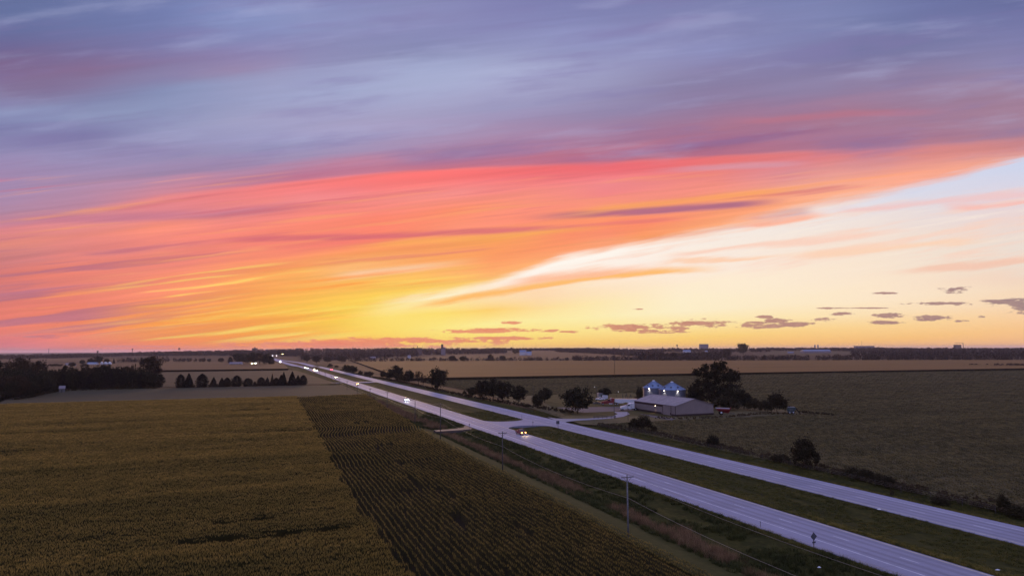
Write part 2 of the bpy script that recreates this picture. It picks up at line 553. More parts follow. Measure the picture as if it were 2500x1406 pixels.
    deck = g.mix(g.mul(g.mul(g.rng(n_st, .54, .7), glow), .72), deck, srgb(255, 158, 76))
    core = g.mul(g.mul(g.rng(X, 560, 960), g.rng(X, 1450, 1000)), g.mul(g.rng(Y, 690, 760), g.rng(Y, 840, 790)))
    deck = g.mix(g.mul(core, .55), deck, srgb(255, 221, 84))
    mid = g.mul(g.rng(Y, 400, 450), g.rng(Y, 690, 600))
    deck = g.mix(g.mul(g.mul(g.rng(n_st, .55, .72), mid), .5), deck, srgb(214, 108, 120))
    deck = g.mix(g.mul(g.mul(g.rng(n_s2, .55, .72), mid), .45), deck, srgb(255, 168, 112))
    up = g.rng(Y, 430, 360)
    deck = g.mix(g.mul(g.mul(g.rng(n_up, .48, .74), up), .45), deck, srgb(132, 122, 172))
    deck = g.mix(g.mul(g.mul(g.rng(n_u2, .5, .78), up), .28), deck, srgb(182, 186, 224))

    # faint fibres everywhere in the deck
    fib = g.noise(g.vec(g.mul(X, 1 / 260), g.mul(q1, 1 / 6.5), 61.7), 1, 4, .6)
    fb2 = g.noise(g.vec(g.mul(X, 1 / 900), g.mul(q1, 1 / 19), 71.1), 1, 4, .6)
    fmul = g.add(g.mad(g.sub(fib, .5), g.rng(Y, 250, 480, .07, .18), .94), g.mul(g.sub(fb2, .5), g.rng(Y, 250, 480, .14, .32)))
    fmul = g.add(fmul, .035)
    deck = g.mix(1.0, deck, g.vec(fmul, fmul, fmul), 'MULTIPLY')

    # clear sky below the deck edge
    w2 = g.noise(g.vec(g.mul(X, 1 / 300), g.mul(g.mad(g.sub(X, 1250.0), .17, Y), 1 / 30), 12.3), 1, 4, .55)
    qc = g.mad(g.sub(X, 1700.0), .06, Y)
    qc = g.add(qc, g.mul(g.mul(g.sub(w2, .5), 46.0), g.rng(Y, 790, 700, .15, 1)))
    clear = stack(sampler(CLEAR), list(range(300, 960, 33)), qc, .06, 24)

    w4 = g.noise(g.vec(g.mul(X, 1 / 360), g.mul(g.mad(g.sub(X, 1250.0), .17, Y), 1 / 24), 81.3), 1, 5, .6)
    zone = g.mul(g.rng(Y, 430, 520), g.rng(Y, 700, 620))
    clear = g.mix(g.mul(g.mul(g.rng(w4, .5, .68), zone), .62), clear, srgb(253, 208, 186))
    clear = g.mix(g.mul(g.mul(g.rng(w4, .48, .3), zone), .4), clear, srgb(255, 240, 222))
    # pink wisps floating in it
    def wisp(base, pts, up, dn, c, stren, x0, x1):
        ln = g.curve(X, pts)
        dd = g.add(g.sub(Y, ln), g.mul(g.sub(w2, .5), 44.0))
        a = g.mul(g.rng(dd, -up, -up * .1), g.rng(dd, dn, dn * .1))
        a = g.mul(a, g.mul(g.rng(X, x0[0], x0[1]), g.rng(X, x1[1], x1[0])))
        return g.mix(g.mul(a, stren), base, c)

    clear = wisp(clear, [(950, 765), (1150, 732), (1300, 708), (1500, 680), (1700, 660), (1850, 655)], 20, 11, srgb(255, 188, 105), .95, (980, 1100), (1600, 1800))
    clear = wisp(clear, [(1150, 712), (1300, 690), (1500, 668), (1700, 650)], 22, 14, srgb(255, 186, 145), .85, (1200, 1320), (1450, 1650))
    clear = wisp(clear, [(1500, 672), (1650, 640), (1900, 628), (2100, 618)], 10, 8, srgb(255, 200, 160), .7, (1580, 1680), (1800, 1980))
    clear = wisp(clear, [(1700, 565), (1850, 548), (2000, 530), (2100, 522)], 20, 12, srgb(255, 178, 150), .85, (1770, 1860), (1960, 2060))
    clear = wisp(clear, [(1750, 535), (1900, 527), (2050, 510)], 16, 12, srgb(205, 182, 190), .85, (1800, 1860), (1960, 2010))
    clear = wisp(clear, [(1550, 640), (1800, 606), (2000, 590), (2300, 560)], 14, 12, srgb(252, 208, 188), .8, (1600, 1700), (2050, 2300))
    clear = wisp(clear, [(1950, 525), (2200, 512), (2400, 490), (2600, 470)], 18, 14, srgb(242, 198, 196), .75, (2020, 2120), (2700, 2900))
    clear = wisp(clear, [(2200, 520), (2400, 508), (2600, 495)], 12, 10, srgb(250, 188, 178), .75, (2300, 2380), (2700, 2900))
    clear = wisp(clear, [(1900, 632), (2200, 606), (2500, 590)], 12, 12, srgb(253, 212, 182), .8, (1900, 2020), (2300, 2480))
    clear = wisp(clear, [(2000, 690), (2250, 668), (2500, 645), (2700, 630)], 16, 14, srgb(246, 196, 172), .8, (2150, 2300), (2700, 2900))
    clear = wisp(clear, [(900, 742), (1000, 728), (1100, 712), (1160, 700)], 14, 12, srgb(255, 248, 222), 1.0, (925, 1010), (1120, 1165))
    clear = wisp(clear, [(1180, 698), (1260, 672), (1400, 640), (1600, 600)], 12, 16, srgb(255, 248, 238), .9, (1190, 1260), (1450, 1600))

    edge = g.curve(X, [(-500, 1000), (600, 900), (850, 762), (930, 738), (1150, 696), (1200, 686), (1300, 654), (1380, 628), (1500, 604), (1600, 588), (1720, 563), (1850, 535), (1950, 512), (2100, 482), (2300, 436), (2500, 389), (3000, 270)])
    w3 = g.noise(g.vec(g.mul(X, 1 / 120), g.mul(g.mad(g.sub(X, 1250.0), .2, Y), 1 / 9), 18.3), 1, 4, .6)
    de = g.add(g.sub(Y, edge), g.add(g.mul(g.sub(w2, .5), 34.0), g.mul(g.sub(w3, .5), 22.0)))
    soft = g.curve(X, [(-500, 60), (900, 30), (1200, 18), (1500, 16), (1800, 26), (2150, 24), (2500, 13), (3000, 13)])
    a_clear = g.mul(g.rng(g.div(de, soft), -.6, 1.0), g.rng(X, 780, 960))
    colr = g.mix(a_clear, deck, clear)

    # low cumulus along the horizon: centre x, y, half width, half height
    CU = [(2343, 714, 42, 10), (2167, 722, 32, 4), (2290, 748, 92, 5), (2470, 746, 70, 13), (2520, 758, 60, 20), (2032, 758, 34, 3),
          (2056, 771, 34, 6), (1890, 788, 40, 8), (1890, 798, 105, 10), (1868, 778, 24, 5), (2008, 786, 32, 6), (2178, 777, 40, 8),
          (2165, 793, 48, 6), (2275, 783, 58, 8), (2345, 790, 22, 4), (2395, 780, 14, 4), (1705, 794, 85, 13), (1640, 806, 60, 6), (1530, 801, 105, 10), (1590, 812, 100, 6),
          (1245, 790, 30, 5), (1200, 808, 135, 8), (1000, 832, 290, 10), (830, 842, 330, 12), (1230, 827, 125, 6), (1390, 813, 26, 4), (1345, 809, 20, 4),
          (112, 817, 80, 4), (130, 821, 34, 4), (90, 855, 240, 11), (310, 842, 60, 3), (410, 843, 70, 3), (560, 843, 120, 4), (1560, 758, 14, 2), (2110, 758, 90, 2)]
    cn = g.noise(g.vec(g.mul(X, 1 / 20), g.mul(Y, 1 / 7), 4.4), 1, 5, .65)
    cn2 = g.noise(g.vec(g.mul(X, 1 / 75), g.mul(Y, 1 / 8), 9.2), 1, 3, .55)
    kick = g.add(g.mul(g.sub(cn, .5), 3.4), g.mul(g.sub(cn2, .5), 3.6))
    dens = None
    for cx, cy, rx, ry in CU:
        ux = g.mul(g.sub(X, float(cx)), 1 / rx)
        uy = g.mul(g.sub(Y, float(cy)), 1.12 / ry)
        dd = g.sub(1.0, g.add(g.mul(ux, ux), g.mul(uy, uy)))
        dens = dd if dens is None else g.mx(dens, dd)
    dens = g.add(g.mx(dens, -3.0), kick)
    acu = g.rng(dens, .05, .75)
    cuc = g.ramp(tx, [(.03, srgb(190, 112, 132)), (.2, srgb(228, 122, 112)), (.36, srgb(236, 122, 96)), (.5, srgb(226, 124, 98)),
                      (.6, srgb(198, 118, 102)), (.74, srgb(166, 116, 116)), (.95, srgb(136, 110, 122))])
    cuc = g.mix(g.rng(cn, .35, .7, .0, .35), cuc, g.mix(.5, cuc, (1, .62, .35)))
    colr = g.mix(g.mul(acu, g.curve(X, [(-500, .8), (700, .85), (1400, .9), (2500, .9)])), colr, cuc)

    # the rest of the dome: dusk blue overhead and behind
    el = d[2]
    amb = g.ramp(g.rng(el, 0, 1, 0, 1, smooth=False), [(0, AMB[0]), (.25, AMB[1]), (.6, AMB[2]), (1, AMB[3])])
    away = g.rng(d[1], .36, .10)
    high = g.rng(g.div(el, yc), .56, .85)
    colr = g.mix(g.mx(away, high), colr, amb)
    vm = g.n.new('ShaderNodeVectorMath')
    vm.operation = 'SCALE'
    g.put(vm.inputs[0], colr)
    g.put(vm.inputs[3], g.mad(g.mx(away, high), AMB_GAIN - 1.0, 1.0))
    bg = g.n.new('ShaderNodeBackground')
    g.l.new(vm.outputs[0], bg.inputs[0])
    bg.inputs[1].default_value = 1.0
    out = g.n.new('ShaderNodeOutputWorld')
    g.l.new(bg.outputs[0], out.inputs[0])
    SC.world = w


AMB = [(.40, .38, .62), (.46, .47, .80), (.5, .53, .92), (.5, .54, .95)]
AMB_GAIN = 1.08
build_world()
# ------------------------------------------------------------------ materials of the land
def field_mat(name, c_dark, c_light, ang, sx, sy, sx2, sy2, fine=2.2, bump=.6, rough=.9, sheen=None):
    """Crop seen from above: long streaks along the rows, broad patches, fine grain."""
    m, g = new_mat(name)
    a = g.noise(along(g, ang, sx, sy), 1, 4, .6)
    b = g.noise(along(g, ang, sx2, sy2), 1, 3, .5)
    c = g.noise(pos(g), fine, 2, .6)
    t = g.add(g.add(g.mul(a, .45), g.mul(b, .35)), g.mul(c, .2))
    colr = g.ramp(t, [(.36, c_dark), (.62, c_light)])
    return finish(m, g, colr, rough, .1, bump=(g.add(c, g.mul(a, .8)), bump, .25), sheen=sheen)


ROWANG = math.atan2(N_[1], N_[0])
ALONG = math.atan2(D_[1], D_[0])

M = {}
SH = (.5, (.85, .62, .42), .5)
M['ground'] = field_mat('far country', (.036, .019, .009), (.078, .041, .018), .1, .0012, .011, .0007, .0022, .02, .1)
M['soil'] = field_mat('corn field soil', (.009, .006, .003), (.018, .012, .005), ROWANG, .02, .25, .006, .02, 1.2)
M['soy'] = field_mat('soybean canopy', (.030, .025, .010), (.086, .066, .026), .03, .010, .15, .006, .03, .8, 1.2, sheen=(.06, (.80, .62, .42), .5))
M['soyleft'] = field_mat('grey green beans', (.016, .013, .004), (.037, .030, .011), .05, .008, .11, .004, .03, .4, .8, sheen=(.05, (.8, .68, .52), .5))
M['pasture'] = field_mat('pale green field', (.028, .019, .007), (.062, .041, .016), .05, .008, .10, .004, .02, .4, .6, sheen=(.05, (.8, .62, .45), .5))
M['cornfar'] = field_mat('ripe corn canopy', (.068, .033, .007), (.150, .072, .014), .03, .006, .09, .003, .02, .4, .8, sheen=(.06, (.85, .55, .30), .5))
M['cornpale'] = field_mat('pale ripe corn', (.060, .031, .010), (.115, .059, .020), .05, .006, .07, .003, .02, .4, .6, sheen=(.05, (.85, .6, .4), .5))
M['cornside'] = paint('corn stalk wall', (.022, .016, .007), .95, .05, var=.4, scale=.6)


def grass_mat(name, dark, mid, lite):
    m, g = new_mat(name)
    a = g.noise(along(g, ALONG, .035, .3), 1, 4, .6)
    b = g.noise(pos(g), .9, 4, .65)
    t = g.add(g.mul(a, .6), g.mul(b, .4))
    colr = g.ramp(t, [(.36, dark), (.5, mid), (.64, lite)])
    return finish(m, g, colr, .95, .05, bump=(b, .8, .15))


M['verge'] = grass_mat('verge grass', (.014, .014, .004), (.030, .029, .007), (.062, .050, .013))
M['mown'] = grass_mat('mown grass', (.038, .035, .011), (.052, .046, .015), (.070, .058, .020))
M['yard'] = grass_mat('farmyard grass', (.036, .030, .011), (.062, .049, .019), (.088, .070, .029))


def concrete_mat(name, base, joints=True):
    """Worn concrete pavement: slabs, wheel-path darkening, tar joints, patches."""
    m, g = new_mat(name)
    p = g.sep(pos(g))
    s = g.add(g.mul(p[0], D_[0]), g.mul(p[1], D_[1]))
    w = g.add(g.mul(p[0], N_[0]), g.mul(p[1], N_[1]))
    streak = g.noise(g.vec(g.mul(s, .012), g.mul(w, 1.6), 0), 1, 4, .6)
    grain = g.noise(pos(g), 1.6, 5, .7)
    blot = g.noise(pos(g), .12, 3, .6)
    slab = g.m('FLOOR', g.mul(s, 1 / 6.1))
    wn = g.n.new('ShaderNodeTexWhiteNoise')
    wn.noise_dimensions = '1D'
    g.put(wn.inputs['W'], slab)
    t = g.add(g.add(g.mul(streak, .5), g.mul(grain, .22)), g.add(g.mul(blot, .2), g.mul(wn.outputs[0], .08)))
    colr = g.ramp(t, [(.34, tuple(c * .74 for c in base)), (.5, base), (.66, tuple(min(.6, c * 1.14) for c in base))])
    if joints:
        fr = g.m('FRACT', g.mul(s, 1 / 6.1))
        j = g.mx(g.rng(fr, .012, .004), g.rng(fr, .988, .996))
        colr = g.mix(g.mul(j, .45), colr, tuple(c * .4 for c in base))
    return finish(m, g, colr, g.rng(streak, .3, .7, .62, .76), .26, bump=(grain, .25, .02)), (s, w)


def road_mat(name, lanes, base):
    m, (s, w) = concrete_mat(name, base)
    g = G(m.node_tree)
    b = next(n for n in g.n if n.type == 'BSDF_PRINCIPLED')
    src = b.inputs['Base Color'].links[0].from_socket
    dark = None
    for c in lanes:                                       # tyre-polished wheel paths of each lane
        for off in (-.9, .9):
            d = g.m('ABSOLUTE', g.sub(w, c + off))
            k = g.rng(d, .75, .15)
            dark = k if dark is None else g.mx(dark, k)
    brk = g.noise(g.vec(g.mul(s, .02), g.mul(w, .5), 5), 1, 3, .6)
    g.put(b.inputs['Base Color'], g.mix(g.mul(dark, g.rng(brk, .3, .7, .35, .72)), src, tuple(c * .55 for c in base)))
    return m


CONC = (.205, .198, .275)
M['roadA'] = road_mat('near carriageway concrete', (86.6, 90.7), CONC)
M['roadB'] = road_mat('far carriageway concrete', (114.0, 118.0), tuple(c * 1.02 for c in CONC))
M['drive'] = concrete_mat('pale drive', (.20, .185, .22), False)[0]
M['gravel'] = concrete_mat('yard gravel', (.066, .050, .050), False)[0]
M['mark'] = paint('worn white road paint', (.52, .52, .58), .6, .3, var=.15, scale=.5)
M['marky'] = paint('worn yellow road paint', (.55, .45, .22), .6, .3, var=.2, scale=.5)


# ------------------------------------------------------------------ terrain sheet
def grid(name, ss, ws, off, mat, kind='structure', zf=None):
    v, f = [], []
    nw = len(ws)
    for s in ss:
        for w in ws:
            x, y = P(s, w)
            z = (relief(x, y) + (row_profile(w) if 57 < w < 134 and -3000 < s < 1500 else 0.0) if zf is None else zf(s, w))
            v.append((x, y, z + off))
    for i in range(len(ss) - 1):
        for j in range(nw - 1):
            a = i * nw + j
            f.append((a, a + 1, a + nw + 1, a + nw))
    o = mesh_obj(name, v, f, mat, smooth=True)
    o['kind'] = kind
    return o


S_NEAR = list(range(-3000, -300, 300)) + list(range(-300, 1500, 30)) + list(range(1500, 5200, 130))
S_ALL = S_NEAR + [5300, 6200, 7500, 9500, 12500, 16500, 22000, 28000]
W_ROW = [57, 60, 63, 64.7, 66.5, 68, 70, 71.5, 73, 76, 78.5, 80.6, 84, 88, 93.4, 95, 97, 99.5, 102, 104.5, 107, 109, 110.8, 114, 118, 122.4, 124, 126, 127.5, 129, 131, 132.5, 134]
W_ALL = ([-28000, -20000, -14000, -10000, -7500, -6000] + list(range(-5200, -500, 170)) + list(range(-450, 57, 50)) + W_ROW
         + list(range(180, 600, 60)) + list(range(600, 5600, 170)) + [6000, 7500, 10000, 14000, 20000, 28000])
grid('ground', S_ALL, W_ALL, -.30, M['ground'])
# right-of-way grass, following the ditches
grid('verge', list(range(-300, 1501, 15)), W_ROW, -.02, M['verge'])


def strip_sheet(name, mat, lo, hi, ss, off, cols=2, kind='structure'):
    """Sheet between two offset curves lo(s), hi(s) that follows the land profile."""
    v, f = [], []
    for s in ss:
        a, b = lo(s), hi(s)
        for k in range(cols):
            w = a + (b - a) * k / (cols - 1)
            x, y = P(s, w)
            v.append((x, y, zg(x, y) + off))
    for i in range(len(ss) - 1):
        for j in range(cols - 1):
            q = i * cols + j
            f.append((q, q + 1, q + cols + 1, q + cols))
    o = mesh_obj(name, v, f, mat, smooth=True)
    o['kind'] = kind
    return o


def patch(name, px, mat, off=.06, n=14, thick=0.0, side=None):
    """Field laid on the land between four photo corners (far left, far right, near right, near left)."""
    c = [Vector((*gp(*p), 0)) for p in px]
    v, f = [], []
    for i in range(n + 1):
        for j in range(n + 1):
            a = c[0].lerp(c[1], j / n)
            b = c[3].lerp(c[2], j / n)
            p = b.lerp(a, i / n)
            v.append((p.x, p.y, relief(p.x, p.y) + off + thick))
    for i in range(n):
        for j in range(n):
            a = i * (n + 1) + j
            f.append((a, a + 1, a + n + 2, a + n + 1))
    o = mesh_obj(name, v, f, mat, smooth=not thick)
    if thick:                                             # standing crop: walls down to the ground
        rim = [i * (n + 1) for i in range(n, 0, -1)] + list(range(n + 1)) + [i * (n + 1) + n for i in range(1, n + 1)] + list(range((n + 1) * (n + 1) - 2, n * (n + 1), -1))
        me = o.data
        vs = [tuple(q) for q in v] + [(v[k][0], v[k][1], v[k][2] - thick - off - .2) for k in rim]
        fs = list(f)
        b0 = len(v)
        for k in range(len(rim)):
            k2 = (k + 1) % len(rim)
            fs.append((rim[k], b0 + k, b0 + k2, rim[k2]))
        me.clear_geometry()
        me.from_pydata(vs, [], fs)
        me.materials.append(side or M['cornside'])
        me.polygons.foreach_set('material_index', [0] * len(f) + [1] * (len(fs) - len(f)))
        me.update()
    o['kind'] = 'structure'
    return o


def bound(pts):
    xs = [p[0] for p in pts]
    ys = [p[1] for p in pts]
    return lambda s: float(np.interp(s, xs, ys))


_sw = lambda *p: [SW(*gp(*q)) for q in p]
STRIP_L = bound(sorted([(60, 18.6)] + _sw((960, 1406), (850, 1240), (760, 1050), (720, 975))))
STRIP_R = bound(sorted([(-100, 56.6)] + _sw((1700, 1406), (1400, 1250), (1060, 1075), (893, 968))))
END_L = _sw((0, 990))[0]
END_R = _sw((893, 967))[0]


def far_end(w):                                            # where the near corn field stops
    return float(np.interp(w, [-400, END_L[1], 24, END_R[1]], [462, END_L[0], 455, END_R[0]]))


# soil under the corn
grid('field', list(range(-60, 475, 20)), [-430, -300, -200, -100, 0, 30, 56], .03, M['soil'], zf=lambda s, w: -.05)
# mown strip between corn and ditch
strip_sheet('grass', M['mown'], lambda s: STRIP_R(s) - .2, lambda s: min(STRIP_R(s) + 6.4 - 4.2 * sstep(230, 250, s), 80), list(range(20, 300, 6)), .035, 6)
# fields left of the highway
patch('field', [(60, 953), (836, 939.5), (900, 967.5), (-60, 990)], M['soyleft'], .05)
patch('field', [(-150, 950), (75, 953), (-20, 989), (-400, 994)], M['soyleft'], .05)
patch('field', [(380, 908.5), (722, 904), (826, 937), (380, 944.5)], M['pasture'], .05)
patch('field', [(80, 912), (382, 908.5), (382, 945), (60, 953)], M['pasture'], .045)
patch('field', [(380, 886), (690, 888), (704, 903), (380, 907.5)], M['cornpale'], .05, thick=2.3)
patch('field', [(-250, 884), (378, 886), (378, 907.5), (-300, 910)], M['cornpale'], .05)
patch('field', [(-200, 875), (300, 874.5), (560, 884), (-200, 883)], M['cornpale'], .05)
# fields right of the highway
patch('field', [(1084, 928.5), (1500, 921), (1500, 1040), (1420, 1036)], M['soy'], .07)
patch('field', [(1499, 921), (2600, 903), (2600, 1274), (1440, 1032)], M['soy'], .05, 30)
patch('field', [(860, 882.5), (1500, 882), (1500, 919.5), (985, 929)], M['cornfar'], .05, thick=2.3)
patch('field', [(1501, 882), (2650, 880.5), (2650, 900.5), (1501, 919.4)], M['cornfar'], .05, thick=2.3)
patch('field', [(800, 888), (930, 888), (1080, 927), (1000, 927)], M['cornpale'], .05)
patch('field', [(1150, 856.5), (1420, 856), (1640, 876), (1010, 876)], M['cornpale'], .3)
patch('field', [(1880, 857), (2080, 856.5), (2150, 866), (1860, 866.5)], M['pasture'], .3)

# ------------------------------------------------------------------ the divided highway
S_STR = list(range(-120, 1381, 20))


def carriage(name, w0, w1, mat, farpx):
    """Straight slab, then the far bend that swings left into the trees."""
    cl = [P(s, (w0 + w1) / 2) for s in S_STR]
    cl += [gp(*p) for p in farpx]
    v, f = [], []
    hw = (w1 - w0) / 2
    for i, p in enumerate(cl):
        a = Vector(cl[max(0, i - 1)])
        b = Vector(cl[min(len(cl) - 1, i + 1)])
        t = (b - a).normalized()
        nn = Vector((t.y, -t.x))
        wid = hw if i < len(S_STR) else hw * 1.25
        z = .30 + relief(*p)
        for k, dz in ((-wid - .35, -.28), (-wid, 0), (wid, 0), (wid + .35, -.28)):
            q = Vector(p) + nn * k
            v.append((q.x, q.y, z + dz))
    for i in range(len(cl) - 1):
        for j in range(3):
            a = i * 4 + j
            f.append((a, a + 1, a + 5, a + 4))
    o = mesh_obj(name, v, f, mat)
    o['kind'] = 'structure'
    return o


road_a = carriage('road', 81.2, 93.0, M['roadA'], [(721, 893), (703, 888), (690, 884.2), (680, 881), (673, 878), (669, 875)])
road_b = carriage('road', 111.3, 122.3, M['roadB'], [(772, 896.0), (752, 890.5), (735, 886), (715, 883), (700, 881.2), (686, 879.3), (675, 876.8)])


def line(name, w, width, mat, ss, off=.304):
    v, f = [], []
    for s in ss:
        for k in (-width / 2, width / 2):
            x, y = P(s, w + k)
            v.append((x, y, off))
    for i in range(len(ss) - 1):
        a = i * 2
        f.append((a, a + 1, a + 3, a + 2))
    o = mesh_obj(name, v, f, mat)
    o['kind'] = 'structure'
    return o


def dashes(w, s0, s1, mat):
    v, f = [], []
    s = s0
    while s < s1:
        o = len(v)
        for ds in (0, 3.1):
            for k in (-.07, .07):
                x, y = P(s + ds, w + k)
                v.append((x, y, .304))
        f.append((o, o + 1, o + 3, o + 2))
        s += 12.19
    ob = mesh_obj('lane_marking', v, f, mat)
    ob['kind'] = 'structure'


line('edge_line', 84.45, .17, M['mark'], S_STR)
line('edge_line', 92.5, .14, M['marky'], S_STR)
line('edge_line', 119.9, .13, M['mark'], S_STR)
line('edge_line', 111.9, .12, M['marky'], S_STR)
dashes(88.62, 72.7 - 12.19 * 8, 1200, M['mark'])
dashes(115.95, 69 - 12.19 * 8, 1200, M['mark'])


def slab(name, pts, mat, z=.285, kind='structure'):
    """Flat paved piece from an outline of (s, w) points."""
    v = [(*P(s, w), z) for s, w in pts]
    n = len(v)
    low = [(x, y, zz - .9) for x, y, zz in v]
    fs = [tuple(range(n - 1, -1, -1))] + [(i, (i + 1) % n, (i + 1) % n + n, i + n) for i in range(n)]
    o = mesh_obj(name, v + low, fs, mat)
    o['kind'] = kind
    return o


def flare(s0, s1, w0, w1, r):
    """Crossing between two carriageways with curved corners (s range at the narrowest)."""
    pts = []
    n = 8
    for k in range(n + 1):
        t = k / n * PI / 2
        pts.append((s0 - r * (1 - math.sin(t)), w0 + r * (1 - math.cos(t))))
    for k in range(n + 1):
        t = k / n * PI / 2
        pts.append((s0 - r * (1 - math.cos(t)), w1 - r * (1 - math.sin(t))))
    for k in range(n + 1):
        t = k / n * PI / 2
        pts.append((s1 + r * (1 - math.sin(t)), w1 - r * (1 - math.cos(t))))
    for k in range(n + 1):
        t = k / n * PI / 2
        pts.append((s1 + r * (1 - math.cos(t)), w0 + r * (1 - math.sin(t))))
    return pts


M['cross'] = concrete_mat('crossover concrete', tuple(c * .93 for c in CONC))[0]
slab('road', flare(257.5, 275, 92.9, 111.4, 8.8), M['cross'])
slab('road', flare(664, 676, 92.9, 111.4, 6), M['cross'])
# field entrance on the left
slab('driveway', [(259, 81.3), (254.5, 79), (253, 72), (252.5, 65), (257, 65), (258, 72), (261, 78), (270, 81.3)], M['gravel'], .2)
slab('driveway', [(668, 81.3), (672, 81.3), (671, 70), (669, 70)], M['drive'], .24)
# farm drive on the right
drv = []
for s, w, hw in [(272, 122.2, 14), (271.5, 125, 7.5), (271, 130, 4.2), (270.5, 138, 2.9), (272, 147, 2.6), (277, 156, 2.6), (286, 164, 2.8), (296, 168, 3.2)]:
    drv.append((s, w, hw))
vv, ff = [], []
for i, (s, w, hw) in enumerate(drv):
    a = Vector(drv[max(0, i - 1)][:2])
    b = Vector(drv[min(len(drv) - 1, i + 1)][:2])
    t = (b - a).normalized()
    for k in (-1, 1):
        q = Vector((s, w)) + Vector((-t.y, t.x)) * hw * k
        vv.append((*P(q.x, q.y), .288 if i < 1 else (.22 if i < 4 else .16)))
for i in range(len(drv) - 1):
    a = i * 2
    ff.append((a, a + 1, a + 3, a + 2))
o = mesh_obj('driveway', vv, ff, M['drive'])
o['kind'] = 'structure'
patch('yard', [(1300, 965), (1560, 955), (1750, 1018), (1380, 1014)], M['yard'], .1)
slab('driveway', [(300, 150), (300, 186), (322, 186), (332, 150)], M['gravel'], .13)
# ------------------------------------------------------------------ foliage
def leaf_mat(name, dark, lite, transl=.22, hue=.0):
    m, g = new_mat(name)
    n = g.noise(objpos(g), 7.0, 3, .6)
    r = rnd(g)
    t = g.add(g.mul(n, .75), g.mul(r, .25))
    colr = g.ramp(t, [(.3, dark), (.68, lite)])
    return finish(m, g, colr, .85, .12, transl=transl)


M['leaf'] = leaf_mat('broadleaf foliage', (.012, .011, .006), (.036, .030, .014), .12)
M['leafwarm'] = leaf_mat('browning foliage', (.020, .013, .008), (.060, .037, .019), .15)
M['needle'] = leaf_mat('evergreen needles', (.007, .006, .005), (.017, .014, .010), .06)
M['shrub'] = leaf_mat('shrub foliage', (.015, .012, .006), (.046, .034, .014), .15)
M['rough'] = leaf_mat('rough dry weeds', (.030, .021, .012), (.080, .055, .027), .2)
M['woods'] = leaf_mat('distant woods', (.018, .011, .009), (.052, .031, .022), .08)
M['bark'] = paint('tree bark', (.045, .035, .028), .95, .05, var=.3, scale=4)


def leaves_to_mesh(name, cen, nrm_bias, size, mat, seed):
    """Small four-sided leaves at the given centres, randomly turned."""
    r = np.random.default_rng(seed)
    n = len(cen)
    a = r.normal(size=(n, 3))
    a /= np.linalg.norm(a, axis=1)[:, None]
    a[:, 2] *= nrm_bias
    b = np.cross(a, r.normal(size=(n, 3)))
    b /= np.linalg.norm(b, axis=1)[:, None] + 1e-9
    s = size * r.uniform(.6, 1.4, size=(n, 1))
    a = a * s
    b = b * s * .72
    v = np.stack([cen - a, cen + b * .9, cen + a, cen - b], axis=1).reshape(-1, 3)
    me = bpy.data.meshes.new(name)
    me.vertices.add(4 * n)
    me.vertices.foreach_set('co', v.astype(np.float32).ravel())
    me.loops.add(4 * n)
    me.loops.foreach_set('vertex_index', np.arange(4 * n, dtype=np.int32))
    me.polygons.add(n)
    me.polygons.foreach_set('loop_start', np.arange(0, 4 * n, 4, dtype=np.int32))
    me.materials.append(mat)
    me.update()
    me.validate()
    return me


